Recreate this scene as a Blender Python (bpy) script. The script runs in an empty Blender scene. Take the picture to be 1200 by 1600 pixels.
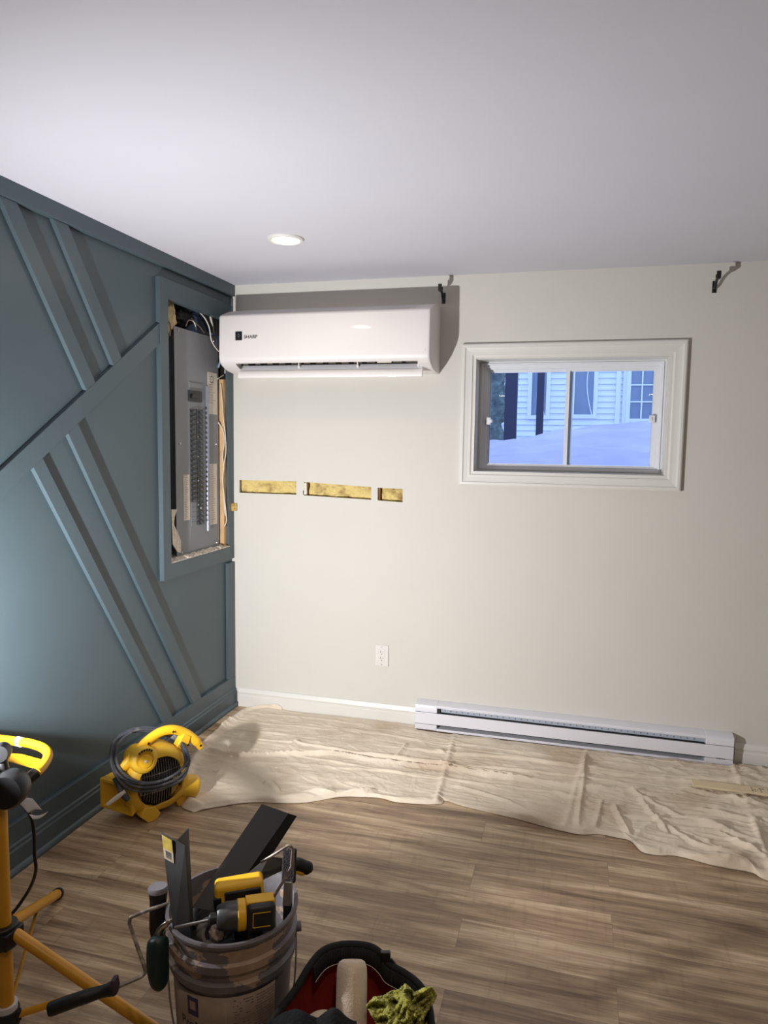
import bpy, math, random
from mathutils import Vector, Matrix, noise
random.seed(7)
C = bpy.context.scene.collection
# ------------------------------------------------------------ camera, world, lights, exposure
FPX = 1117.6
CAM = Vector((1.8185, -3.5597, 1.4751))
RR = Vector((0.96546219, 0.26010721, 0.01506627))
UU = Vector((-0.03929981, 0.08821994, 0.99532546))
FF = Vector((-0.25756219, 0.9615412, -0.09539518))
cd = bpy.data.cameras.new('camera'); cam = bpy.data.objects.new('camera', cd); C.objects.link(cam)
cam.matrix_world = Matrix(((RR.x, UU.x, -FF.x, CAM.x), (RR.y, UU.y, -FF.y, CAM.y), (RR.z, UU.z, -FF.z, CAM.z), (0, 0, 0, 1)))
cd.sensor_fit = 'VERTICAL'; cd.sensor_height = 36; cd.lens = FPX / 1600 * 36; cd.clip_start = .02; cd.clip_end = 200
S = bpy.context.scene; S.camera = cam
S.view_settings.view_transform = 'Standard'; S.view_settings.look = 'None'; S.view_settings.gamma = 1
S.view_settings.use_curve_mapping = False; S.view_settings.exposure = 0.0
w = bpy.data.worlds.new('sky'); S.world = w; w.use_nodes = True
w.node_tree.nodes['Background'].inputs[0].default_value = (.50, .66, 1.0, 1)
w.node_tree.nodes['Background'].inputs[1].default_value = 2.5
LAMP_P = Vector((.355, -2.32, .80)); LAMP_N = Vector((.27, .95, .17)).normalized()
LAMP_W = 62.0; LAMP_COL = (.97, .98, 1.0)
POT_W = 1.3; POT_COL = (1.0, .80, .60)
H = 2.3

def ray(px, py): return FF + RR * ((px - 600) / FPX) - UU * ((py - 800) / FPX)
def at(px, py, ax, v):            # the point of plane (axis = v) seen at a pixel of the photograph
    d = ray(px, py); t = (v - CAM[ax]) / d[ax]; return CAM + d * t
def dp(px, py, depth): return CAM + ray(px, py) * depth

# ------------------------------------------------------------ helpers
class MB:
    def __init__(s): s.v = []; s.f = []; s.m = []
    def add(s, vs, fs, mi=0):
        n = len(s.v); s.v += [Vector(a) for a in vs]; s.f += [tuple(i + n for i in f) for f in fs]; s.m += [mi] * len(fs); return s
    def box(s, x0, x1, y0, y1, z0, z1, mi=0):
        v = [(x, y, z) for z in (z0, z1) for y in (y0, y1) for x in (x0, x1)]
        return s.add(v, [(0, 2, 3, 1), (4, 5, 7, 6), (0, 1, 5, 4), (2, 6, 7, 3), (0, 4, 6, 2), (1, 3, 7, 5)], mi)
    def obox(s, c, ax, h, mi=0):
        c = Vector(c); a, b, d = [Vector(q).normalized() * k for q, k in zip(ax, h)]
        v = [c + a * i + b * j + d * k for k in (-1, 1) for j in (-1, 1) for i in (-1, 1)]
        return s.add(v, [(0, 2, 3, 1), (4, 5, 7, 6), (0, 1, 5, 4), (2, 6, 7, 3), (0, 4, 6, 2), (1, 3, 7, 5)], mi)
    def prism(s, poly, ext, mi=0):
        poly = [Vector(p) for p in poly]; e = Vector(ext); n = len(poly)
        nn = Vector((0, 0, 0))
        for i in range(n): nn += (poly[i] - poly[0]).cross(poly[(i + 1) % n] - poly[0])
        if nn.dot(e) > 0: poly = poly[::-1]
        v = poly + [p + e for p in poly]
        return s.add(v, [tuple(range(n)), tuple(range(2 * n - 1, n - 1, -1))] + [(i, i + n, (i + 1) % n + n, (i + 1) % n) for i in range(n)], mi)
    def tube(s, path, r, n=10, closed=False, mi=0, flat=1.0):
        path = [Vector(p) for p in path]; m = len(path); rs = r if isinstance(r, (list, tuple)) else [r] * m
        rings = []; up = None
        for i, p in enumerate(path):
            a = path[i - 1] if (i > 0 or closed) else p; b = path[(i + 1) % m] if (i < m - 1 or closed) else p
            t = (b - a).normalized()
            if up is None: up = t.orthogonal().normalized()
            up = (up - t * up.dot(t)).normalized(); sd = t.cross(up)
            rings.append([p + (up * math.cos(2 * math.pi * k / n) + sd * math.sin(2 * math.pi * k / n) * flat) * rs[i] for k in range(n)])
        v = [q for rg in rings for q in rg]; f = []
        for i in range(m if closed else m - 1):
            j = (i + 1) % m
            for k in range(n): f.append((i * n + k, i * n + (k + 1) % n, j * n + (k + 1) % n, j * n + k))
        if not closed: f += [tuple(range(n - 1, -1, -1)), tuple(range((m - 1) * n, m * n))]
        return s.add(v, f, mi)
    def cyl(s, a, b, r0, r1=None, n=20, mi=0): return s.tube([a, b], [r0, r0 if r1 is None else r1], n, mi=mi)
    def lathe(s, prof, c=(0, 0, 0), n=48, ax=None, mi=0, cap=False):
        c = Vector(c); z = Vector(ax).normalized() if ax else Vector((0, 0, 1)); x = z.orthogonal().normalized() if ax else Vector((1, 0, 0)); y = z.cross(x)
        v = [c + (x * math.cos(2 * math.pi * k / n) + y * math.sin(2 * math.pi * k / n)) * r + z * h for r, h in prof for k in range(n)]
        f = [(i * n + k, i * n + (k + 1) % n, (i + 1) * n + (k + 1) % n, (i + 1) * n + k) for i in range(len(prof) - 1) for k in range(n)]
        if cap: f += [tuple(range(n - 1, -1, -1)), tuple(range((len(prof) - 1) * n, len(prof) * n))]
        return s.add(v, f, mi)
    def grid(s, fn, nu, nv, mi=0, closed=False):
        v = [fn(i / nu, j / nv) for j in range(nv + 1) for i in range(nu + 1)]; q = nu + 1
        return s.add(v, [(j * q + i, j * q + i + 1, (j + 1) * q + i + 1, (j + 1) * q + i) for j in range(nv) for i in range(nu)], mi)
    def build(s, name, mats, parent=None, smooth=35, bevel=0, seg=2, solid=0):
        me = bpy.data.meshes.new(name); me.from_pydata([tuple(a) for a in s.v], [], s.f)
        for m in (mats if isinstance(mats, (list, tuple)) else [mats]): me.materials.append(m)
        me.polygons.foreach_set('material_index', s.m); me.validate(); me.update()
        if smooth: me.shade_smooth(); me.set_sharp_from_angle(angle=math.radians(smooth))
        o = bpy.data.objects.new(name, me); C.objects.link(o)
        if parent: o.parent = parent
        if solid: md = o.modifiers.new('solid', 'SOLIDIFY'); md.thickness = solid; md.offset = 0
        if bevel:
            md = o.modifiers.new('bevel', 'BEVEL'); md.width = bevel; md.segments = seg; md.limit_method = 'ANGLE'; md.angle_limit = math.radians(40); md.harden_normals = False
        return o
def tag(o, label, cat, group=None, kind=None):
    o['label'] = label; o['category'] = cat
    if group: o['group'] = group
    if kind: o['kind'] = kind
    return o
def struct(o): o['kind'] = 'structure'; return o
def part(o, label): o['label'] = label; return o
def empty(name, label, cat, loc, group=None):
    o = bpy.data.objects.new(name, None); C.objects.link(o); o.empty_display_size = .05; o.location = loc
    o['base'] = 1; tag(o, label, cat, group); return o
def settle():                      # children are modelled in world coordinates; undo the base offset of their Empty
    bpy.context.view_layer.update()
def sm(path, k=6):                 # Catmull-Rom
    P = [Vector(p) for p in path]; P = [P[0] * 2 - P[1]] + P + [P[-1] * 2 - P[-2]]; out = []
    for i in range(1, len(P) - 2):
        for j in range(k):
            t = j / k; a, b, c, d = P[i - 1:i + 3]
            out.append(.5 * ((2 * b) + (c - a) * t + (2 * a - 5 * b + 4 * c - d) * t * t + (-a + 3 * b - 3 * c + d) * t ** 3))
    out.append(P[-2]); return out
def lin(*c): return tuple(((x / 255) / 12.92 if x / 255 <= .04045 else ((x / 255 + .055) / 1.055) ** 2.4) for x in c) + (1,)

# ------------------------------------------------------------ materials
class M_:
    def __init__(s, name):
        s.m = bpy.data.materials.new(name); s.m.use_nodes = True; s.t = s.m.node_tree; s.b = s.t.nodes['Principled BSDF']
    def n(s, t, **k):
        o = s.t.nodes.new(t)
        for a, b in k.items():
            if a in ('op',): o.operation = b
            else: setattr(o, a, b)
        return o
    def l(s, a, b): s.t.links.new(a, b)
def mat(name, col, rough=.5, metal=0, var=.06, scale=8, bump=0, bscale=60, spec=.5, col2=None, thr=None, coords='Object', sheen=0, coat=0, trans=0):
    q = M_(name); b = q.b
    c = lin(*col) if max(col) > 1.0001 else tuple(col) + (1,)
    b.inputs['Roughness'].default_value = rough; b.inputs['Metallic'].default_value = metal; b.inputs['Specular IOR Level'].default_value = spec
    if sheen: b.inputs['Sheen Weight'].default_value = sheen
    if coat: b.inputs['Coat Weight'].default_value = coat
    tc = q.n('ShaderNodeTexCoord'); nz = q.n('ShaderNodeTexNoise'); nz.inputs['Scale'].default_value = scale; nz.inputs['Detail'].default_value = 5
    q.l(tc.outputs[coords], nz.inputs['Vector'])
    rp = q.n('ShaderNodeValToRGB'); q.l(nz.outputs[0], rp.inputs[0])
    if col2:
        c2 = lin(*col2); t = thr or (.45, .6)
        rp.color_ramp.elements[0].position = t[0]; rp.color_ramp.elements[1].position = t[1]; rp.color_ramp.elements[0].color = c; rp.color_ramp.elements[1].color = c2
    else:
        rp.color_ramp.elements[0].position = .3; rp.color_ramp.elements[1].position = .7
        rp.color_ramp.elements[0].color = tuple(x * (1 - var) for x in c[:3]) + (1,); rp.color_ramp.elements[1].color = tuple(min(1, x * (1 + var)) for x in c[:3]) + (1,)
    q.l(rp.outputs[0], b.inputs['Base Color'])
    if bump:
        n2 = q.n('ShaderNodeTexNoise'); n2.inputs['Scale'].default_value = bscale; n2.inputs['Detail'].default_value = 6; q.l(tc.outputs[coords], n2.inputs['Vector'])
        bp = q.n('ShaderNodeBump'); bp.inputs['Strength'].default_value = bump; bp.inputs['Distance'].default_value = .01; q.l(n2.outputs[0], bp.inputs['Height']); q.l(bp.outputs[0], b.inputs['Normal'])
    return q.m
def emis(name, col, st):
    q = M_(name); q.b.inputs['Base Color'].default_value = (0, 0, 0, 1); q.b.inputs['Emission Color'].default_value = tuple(col) + (1,); q.b.inputs['Emission Strength'].default_value = st; return q.m
def glass_mat(name, tint=(.9, .95, 1), ior=1.5, gain=1.0):
    q = M_(name); t = q.t; t.nodes.remove(q.b); out = [n for n in t.nodes if n.type == 'OUTPUT_MATERIAL'][0]
    tr = q.n('ShaderNodeBsdfTransparent'); tr.inputs[0].default_value = tuple(tint) + (1,); gl = q.n('ShaderNodeBsdfGlossy'); gl.inputs['Roughness'].default_value = .005
    fr = q.n('ShaderNodeFresnel'); fr.inputs[0].default_value = ior; mx = q.n('ShaderNodeMixShader')
    q.l(fr.outputs[0], mx.inputs[0]); q.l(tr.outputs[0], mx.inputs[1]); q.l(gl.outputs[0], mx.inputs[2]); q.l(mx.outputs[0], out.inputs[0]); return q.m

m_wall = mat('greige_wall_paint', (206, 202, 193), .75, var=.012, scale=3, bump=.04, bscale=180)
m_ceil = mat('ceiling_paint', (203, 201, 209), .8, var=.01, scale=3, bump=.03, bscale=150)
m_teal = mat('teal_wall_paint', (70, 84, 90), .42, var=.03, scale=4, bump=.03, bscale=120)
m_white = mat('white_trim_paint', (216, 213, 206), .4, var=.01)
m_vinyl = mat('white_window_vinyl', (225, 226, 230), .35, var=.01)
m_acw = mat('ac_white_plastic', (222, 216, 213), .45, var=.005, coat=.15)
m_acg = mat('ac_grey_white_plastic', (205, 203, 206), .4, var=.01)
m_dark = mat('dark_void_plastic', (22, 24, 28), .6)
m_black = mat('black_metal', (16, 16, 18), .4, spec=.5)
m_blackp = mat('black_rubber', (24, 25, 27), .65, var=.2, bump=.1)
m_heat = mat('heater_enamel', (222, 220, 226), .35, var=.01)
m_heatg = mat('heater_grille_metal', (176, 184, 198), .5, metal=0)
m_steel = mat('brushed_steel', (170, 168, 165), .3, metal=1, var=.1, scale=30)
m_brass = mat('brass', (190, 165, 110), .3, metal=1, var=.1)
m_panel = mat('grey_panel_enamel', (122, 124, 128), .45, var=.04)
m_paper = mat('paper_label', (206, 196, 184), .7, var=.04, scale=40)
m_ink = mat('dark_ink', (40, 42, 46), .6)
m_wood = mat('raw_stud_wood', (196, 158, 112), .7, var=.18, scale=12, bump=.1)
m_insul = mat('yellow_insulation', (222, 198, 128), .95, col2=(150, 116, 66), thr=(.50, .78), scale=18, bump=.8, bscale=70)
m_insul2 = mat('beige_insulation', (196, 176, 136), .95, var=.3, scale=25, bump=.7, bscale=50)
m_dry = mat('torn_drywall', (222, 212, 198), .9, var=.15, scale=60, bump=.6, bscale=90)
m_yel = mat('yellow_tool_plastic', (232, 178, 34), .42, var=.07, scale=10, bump=.03)
m_yeldust = mat('dusty_yellow_plastic', (228, 180, 48), .45, col2=(214, 186, 104), thr=(.60, .85), scale=9, bump=.04)
m_amber = mat('amber_painted_tube', (206, 146, 36), .38, var=.08, scale=14)
m_cord = mat('dusty_grey_cord', (62, 64, 70), .6, col2=(120, 118, 116), thr=(.5, .8), scale=30)
m_teals = m_teal
m_bucketlabel = mat('paint_bucket_label', (164, 144, 132), .6, var=.10, scale=30)
m_red = mat('red_bag_lining', (158, 46, 36), .8, var=.2, scale=10, bump=.2, bscale=40)
m_bagblk = mat('black_bag_fabric', (26, 28, 28), .85, var=.2, bump=.3, bscale=300)
m_roller = mat('cream_roller_nap', (226, 206, 184), .95, var=.03, scale=30, bump=.3, bscale=300, sheen=.3)
m_cloth_y = mat('lime_microfibre', (212, 208, 62), .95, var=.2, scale=40, bump=1.0, bscale=260, sheen=.4)
m_green = mat('dark_green_rubber', (18, 42, 40), .45, var=.1)
m_toolb = mat('tool_black_plastic', (34, 35, 38), .45, var=.15, scale=20)
m_toolg = mat('tool_grey_metal', (78, 78, 80), .4, metal=.4, var=.1)
m_blacksteel = mat('blackened_steel', (30, 29, 29), .42, metal=.5, col2=(104, 88, 76), thr=(.58, .74), scale=9)
m_dull = mat('dusty_galvanised_steel', (74, 74, 75), .45, metal=.6, var=.25, scale=14)
m_wire = mat('painted_roller_wire', (140, 130, 122), .4, metal=.6, col2=(214, 200, 184), thr=(.5, .7), scale=40)
m_siding = mat('white_vinyl_siding', (222, 228, 232), .6, var=.02)
m_snow = mat('snow', (170, 164, 194), .8, var=.14, scale=2.2, bump=.8, bscale=3)
m_navy = mat('dark_navy_post', (34, 36, 62), .5, var=.1)
m_hedge = mat('dry_hedge_green', (98, 110, 108), .9, var=.4, scale=12, bump=.8, bscale=16)
m_wing = mat('dim_window_glass', (120, 134, 156), .15, var=.1, scale=1.5)
m_glass = glass_mat('window_glass')
m_potglow = emis('warm_led_disc', (1.0, .93, .78), 9)
m_lampglow = emis('led_panel_glow', (1, 1, 1), 12)

def bucket_mat():
    q = M_('paint_smeared_grey_bucket'); b = q.b; b.inputs['Roughness'].default_value = .5
    tc = q.n('ShaderNodeTexCoord'); nz = q.n('ShaderNodeTexNoise'); nz.inputs['Scale'].default_value = 6.5; nz.inputs['Detail'].default_value = 9; nz.inputs['Roughness'].default_value = .62
    mp = q.n('ShaderNodeMapping'); mp.inputs['Scale'].default_value = (1, 1, 1.6); mp.inputs['Location'].default_value = (.35, 0, 0); q.l(tc.outputs['Object'], mp.inputs[0]); q.l(mp.outputs[0], nz.inputs['Vector'])
    sx = q.n('ShaderNodeSeparateXYZ'); q.l(tc.outputs['Object'], sx.inputs[0])
    mr = q.n('ShaderNodeMapRange'); mr.inputs[1].default_value = .255; mr.inputs[2].default_value = .300; mr.inputs[3].default_value = -.2; mr.inputs[4].default_value = .045; q.l(sx.outputs[2], mr.inputs[0])
    mq = q.n('ShaderNodeMapRange'); mq.inputs[1].default_value = .362; mq.inputs[2].default_value = .374; mq.inputs[3].default_value = 0; mq.inputs[4].default_value = -.15; q.l(sx.outputs[2], mq.inputs[0])
    a1 = q.n('ShaderNodeMath', op='ADD'); q.l(mr.outputs[0], a1.inputs[0]); q.l(mq.outputs[0], a1.inputs[1])
    ad = q.n('ShaderNodeMath', op='ADD'); q.l(nz.outputs[0], ad.inputs[0]); q.l(a1.outputs[0], ad.inputs[1])
    rp = q.n('ShaderNodeValToRGB'); rp.color_ramp.elements[0].position = .54; rp.color_ramp.elements[1].position = .55
    rp.color_ramp.elements[0].color = lin(120, 115, 119); rp.color_ramp.elements[1].color = lin(184, 160, 140); q.l(ad.outputs[0], rp.inputs[0])
    n2 = q.n('ShaderNodeTexNoise'); n2.inputs['Scale'].default_value = 22; n2.inputs['Detail'].default_value = 6; q.l(tc.outputs['Object'], n2.inputs['Vector'])
    mx = q.n('ShaderNodeMixRGB', blend_type='MULTIPLY'); mx.inputs[0].default_value = .7
    r2 = q.n('ShaderNodeValToRGB'); r2.color_ramp.elements[0].position = .3; r2.color_ramp.elements[1].position = .7; r2.color_ramp.elements[0].color = (.6, .58, .57, 1); r2.color_ramp.elements[1].color = (1.05, 1.05, 1.05, 1); q.l(n2.outputs[0], r2.inputs[0])
    q.l(rp.outputs[0], mx.inputs[1]); q.l(r2.outputs[0], mx.inputs[2]); q.l(mx.outputs[0], b.inputs['Base Color']); return q.m
m_bucket = bucket_mat()

def floor_mat():
    q = M_('vinyl_plank_floor'); b = q.b; tc = q.n('ShaderNodeTexCoord')
    br = q.n('ShaderNodeTexBrick'); br.offset = .37; br.inputs['Scale'].default_value = 1; br.inputs['Mortar Size'].default_value = .0006; br.inputs['Brick Width'].default_value = 1.22; br.inputs['Row Height'].default_value = .151
    br.inputs['Color1'].default_value = (.0, .0, .0, 1); br.inputs['Color2'].default_value = (1, 1, 1, 1); br.inputs['Mortar'].default_value = (.5, .5, .5, 1)
    mp = q.n('ShaderNodeMapping'); mp.inputs['Location'].default_value = (.46, .099, 0); q.l(tc.outputs['Object'], mp.inputs[0]); q.l(mp.outputs[0], br.inputs['Vector'])
    # per-plank shift of the grain
    sh = q.n('ShaderNodeVectorMath', op='SCALE'); q.l(br.outputs['Color'], sh.inputs[0]); sh.inputs[3].default_value = 7.0
    ad = q.n('ShaderNodeVectorMath', op='ADD'); q.l(tc.outputs['Object'], ad.inputs[0]); q.l(sh.outputs[0], ad.inputs[1])
    def grain(sx, sy, det, dist):
        m = q.n('ShaderNodeMapping'); m.inputs['Scale'].default_value = (sx, sy, 1); q.l(ad.outputs[0], m.inputs[0])
        n = q.n('ShaderNodeTexNoise'); n.inputs['Scale'].default_value = 1; n.inputs['Detail'].default_value = det; n.inputs['Distortion'].default_value = dist; n.inputs['Roughness'].default_value = .6; q.l(m.outputs[0], n.inputs['Vector']); return n
    g1 = grain(1.6, 15, 6, .6); g2 = grain(7, 170, 3, .2); g3 = grain(45, 6, 3, .3)
    r1 = q.n('ShaderNodeValToRGB'); e = r1.color_ramp.elements; e[0].position = .33; e[0].color = lin(122, 98, 76); e[1].position = .64; e[1].color = lin(212, 188, 156)
    k = e.new(.5); k.color = lin(174, 148, 118); q.l(g1.outputs[0], r1.inputs[0])
    r2 = q.n('ShaderNodeValToRGB'); e = r2.color_ramp.elements; e[0].position = .32; e[0].color = (.72, .7, .68, 1); e[1].position = .6; e[1].color = (1.06, 1.06, 1.06, 1); q.l(g2.outputs[0], r2.inputs[0])
    r3 = q.n('ShaderNodeValToRGB'); e = r3.color_ramp.elements; e[0].position = .32; e[0].color = (.88, .87, .86, 1); e[1].position = .45; e[1].color = (1, 1, 1, 1); q.l(g3.outputs[0], r3.inputs[0])
    m1 = q.n('ShaderNodeMixRGB', blend_type='MULTIPLY'); m1.inputs[0].default_value = 1; q.l(r1.outputs[0], m1.inputs[1]); q.l(r2.outputs[0], m1.inputs[2])
    m2 = q.n('ShaderNodeMixRGB', blend_type='MULTIPLY'); m2.inputs[0].default_value = 1; q.l(m1.outputs[0], m2.inputs[1]); q.l(r3.outputs[0], m2.inputs[2])
    r4 = q.n('ShaderNodeValToRGB'); e = r4.color_ramp.elements; e[0].color = (.93, .93, .94, 1); e[1].color = (1.05, 1.04, 1.03, 1); q.l(br.outputs['Color'], r4.inputs[0])
    m3 = q.n('ShaderNodeMixRGB', blend_type='MULTIPLY'); m3.inputs[0].default_value = 1; q.l(m2.outputs[0], m3.inputs[1]); q.l(r4.outputs[0], m3.inputs[2])
    m4 = q.n('ShaderNodeMixRGB'); q.l(br.outputs['Fac'], m4.inputs[0]); q.l(m3.outputs[0], m4.inputs[1]); m4.inputs[2].default_value = lin(128, 108, 92)
    q.l(m4.outputs[0], b.inputs['Base Color']); b.inputs['Roughness'].default_value = .42
    bp = q.n('ShaderNodeBump'); bp.inputs['Strength'].default_value = .12; bp.inputs['Distance'].default_value = .004; q.l(g2.outputs[0], bp.inputs['Height']); q.l(bp.outputs[0], b.inputs['Normal'])
    return q.m
m_floor = floor_mat()

def canvas_mat():
    q = M_('stained_canvas'); b = q.b; tc = q.n('ShaderNodeTexCoord'); b.inputs['Roughness'].default_value = .9
    n1 = q.n('ShaderNodeTexNoise'); n1.inputs['Scale'].default_value = 2.6; n1.inputs['Detail'].default_value = 6; q.l(tc.outputs['Object'], n1.inputs['Vector'])
    r = q.n('ShaderNodeValToRGB'); e = r.color_ramp.elements; e[0].position = .34; e[0].color = lin(200, 180, 156); e[1].position = .52; e[1].color = lin(222, 207, 186); q.l(n1.outputs[0], r.inputs[0])
    vo = q.n('ShaderNodeTexVoronoi'); vo.inputs['Scale'].default_value = 9; q.l(tc.outputs['Object'], vo.inputs['Vector'])
    r2 = q.n('ShaderNodeValToRGB'); e = r2.color_ramp.elements; e[0].position = .03; e[0].color = (1, 1, 1, 1); e[1].position = .05; e[1].color = (0, 0, 0, 1); q.l(vo.outputs['Distance'], r2.inputs[0])
    mx = q.n('ShaderNodeMixRGB'); q.l(r2.outputs[0], mx.inputs[0]); q.l(r.outputs[0], mx.inputs[1]); mx.inputs[2].default_value = lin(240, 232, 222); q.l(mx.outputs[0], b.inputs['Base Color'])
    n2 = q.n('ShaderNodeTexNoise'); n2.inputs['Scale'].default_value = 14; n2.inputs['Detail'].default_value = 7; n2.inputs['Distortion'].default_value = 1.2; q.l(tc.outputs['Object'], n2.inputs['Vector'])
    bp = q.n('ShaderNodeBump'); bp.inputs['Strength'].default_value = .45; bp.inputs['Distance'].default_value = .012; q.l(n2.outputs[0], bp.inputs['Height']); q.l(bp.outputs[0], b.inputs['Normal'])
    return q.m
m_canvas = canvas_mat()

# ------------------------------------------------------------ lamps of the room and one added fill
def area(name, loc, direction, size, watt, col, parent=None):
    ld = bpy.data.lights.new(name, 'AREA'); ld.shape = 'DISK'; ld.size = size; ld.energy = watt; ld.color = col
    o = bpy.data.objects.new(name, ld); C.objects.link(o); o.location = loc
    o.rotation_euler = Vector(direction).to_track_quat('-Z', 'Y').to_euler()
    if parent: o.parent = parent
    return o
def text_mesh(txt, size):
    cu = bpy.data.curves.new('t', 'FONT'); cu.body = txt; cu.size = size; cu.align_x = 'LEFT'
    o = bpy.data.objects.new('t', cu); C.objects.link(o); bpy.context.view_layer.update()
    me = bpy.data.meshes.new_from_object(o.evaluated_get(bpy.context.evaluated_depsgraph_get()))
    vs = [v.co.copy() for v in me.vertices]; fs = [tuple(p.vertices) for p in me.polygons]
    bpy.data.objects.remove(o); bpy.data.curves.remove(cu); bpy.data.meshes.remove(me); return vs, fs

# ------------------------------------------------------------ structure
XR, YB = 4.3, -9.2
struct(MB().box(-.2, XR + .1, YB - .1, .25, -.12, 0).build('floor', m_floor, smooth=0))
struct(MB().box(-.3, XR + .1, YB - .1, .26, H, H + .15).build('ceiling', m_ceil, smooth=0))
struct(MB().box(XR, XR + .1, YB - .1, .25, 0, H).build('wall_right', m_wall, smooth=0))
struct(MB().box(-.2, XR, YB - .1, YB, 0, H).build('wall_near', m_wall, smooth=0))

# back wall, drywall sheet with the window opening and three cut slots
WX0, WX1, WZ0, WZ1 = 1.325, 2.212, 1.345, 1.893
slots = [((374, 750), (463, 752), (463, 773), (374, 770)), ((475, 753), (580, 761), (580, 781), (475, 774)), ((590, 762), (629, 764), (629, 785), (590, 782))]
SL = [[at(x, y, 1, 0) for x, y in s] for s in slots]
def holed_wall(name, y0, y1, slotson, m):
    xs = [-.2]
    for s in SL: xs += [s[0].x, s[1].x]
    xs += [WX0, WX1, XR]; zs = [0, 1.19, 1.26, WZ0, WZ1, H]
    P = {}
    for i, x in enumerate(xs):
        for j, z in enumerate(zs): P[i, j] = [x, z]
    if slotson:
        for k, s in enumerate(SL):
            P[1 + 2 * k, 2] = [s[0].x, s[0].z]; P[2 + 2 * k, 2] = [s[1].x, s[1].z]; P[2 + 2 * k, 1] = [s[2].x, s[2].z]; P[1 + 2 * k, 1] = [s[3].x, s[3].z]
    holes = {(7, 3)} | ({(1, 1), (3, 1), (5, 1)} if slotson else set())
    mb = MB(); nx, nz = len(xs), len(zs); idx = {}
    for (i, j), (x, z) in P.items():
        idx[i, j] = len(mb.v); mb.v.append(Vector((x, y0, z))); mb.v.append(Vector((x, y1, z)))
    solid = lambda i, j: 0 <= i < nx - 1 and 0 <= j < nz - 1 and (i, j) not in holes
    for i in range(nx - 1):
        for j in range(nz - 1):
            if not solid(i, j): continue
            a, b, c, d = idx[i, j], idx[i + 1, j], idx[i + 1, j + 1], idx[i, j + 1]
            mb.f += [(a, b, c, d), (a + 1, d + 1, c + 1, b + 1)]
            if not solid(i - 1, j): mb.f.append((a, d, d + 1, a + 1))
            if not solid(i + 1, j): mb.f.append((b, b + 1, c + 1, c))
            if not solid(i, j - 1): mb.f.append((a, a + 1, b + 1, b))
            if not solid(i, j + 1): mb.f.append((d, c, c + 1, d + 1))
    mb.m = [0] * len(mb.f)
    return struct(mb.build(name, m, smooth=0))
holed_wall('wall_back', 0, .013, True, m_wall)
holed_wall('wall_back_outer', .16, .24, False, m_siding)

# insulation seen through the slots, studs between
for k, (s, lab) in enumerate(zip(SL, ['yellow insulation batt behind the long wall slot nearest the teal wall', 'yellow insulation batt behind the middle slot in the wall', 'yellow insulation batt behind the short slot furthest right'])):
    x0, x1 = s[0].x - .03 + (.04 if k == 2 else 0.035 if k == 1 else 0), s[1].x + .012
    z0, z1 = 1.15, 1.30
    def fn(u, v, x0=x0, x1=x1, k=k):
        x = x0 + (x1 - x0) * u; z = z0 + (z1 - z0) * v
        n = noise.fractal(Vector((x * 16, z * 22, k * 3.1)), 1, 2, 4)
        return Vector((x, .034 + n * .014 + (.02 if min(u, 1 - u) < .03 else 0), z))
    mb = MB().grid(fn, 90, 30); mb.box(x0, x1, .07, .15, z0, z1)
    tag(mb.build('insulation_batt', m_insul, smooth=60), lab, 'insulation', 'insulation in the wall slots')
for k, (xa, lab) in enumerate([(SL[1][0].x - .032, 'wooden stud edge at the left end of the middle wall slot'), (SL[2][0].x - .036, 'wooden stud edge at the left end of the short wall slot')]):
    tag(MB().box(xa, xa + .042, .015, .15, .02, H - .02).build('wall_stud', m_wood, bevel=.002), lab, 'stud', 'studs in the back wall')
tag(MB().prism([SL[1][0] + Vector((.0, .0, -.006)), SL[1][0] + Vector((.014, 0, -.002)), SL[1][3] + Vector((.016, 0, .008)), SL[1][3] + Vector((-.004, 0, .002)), SL[1][3] + Vector((-.006, 0, .022)), SL[1][3] + Vector((.001, 0, .03))], (0, .012, 0)).build('drywall_scrap', m_dry), 'torn strip of drywall paper at the left end of the middle slot', 'scrap')

# left wall with the breaker opening
OY0, OY1, OZ0, OZ1 = -.648, -.062, .905, 2.105
mb = MB()
OYW = -.035
mb.box(-.014, 0, YB, OY0, 0, H).box(-.014, 0, OYW, 0, 0, H).box(-.014, 0, OY0, OYW, 0, OZ0).box(-.014, 0, OY0, OYW, OZ1, H)
struct(mb.build('wall_left', m_teal, smooth=0))
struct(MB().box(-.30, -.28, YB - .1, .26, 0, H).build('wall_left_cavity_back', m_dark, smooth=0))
def yz(px, py, x=.018): p = at(px, py, 0, x); return (p.y, p.z)
def batten(name, pts, x1=.018):
    o = MB().prism([(0.0, y, z) for y, z in pts], (x1, 0, 0)).build(name, m_teal, smooth=0, bevel=.0012, seg=1); return struct(o)
t = [0]
def tn(): t[0] += 1; return 'trim_%d' % t[0]
batten(tn(), [(YB, 2.242), (0, 2.242), (0, H), (YB, H)], .026)                      # top rail
batten(tn(), [(YB, .108), (0, .108), (0, .168), (YB, .168)])                      # bottom rail
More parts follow.
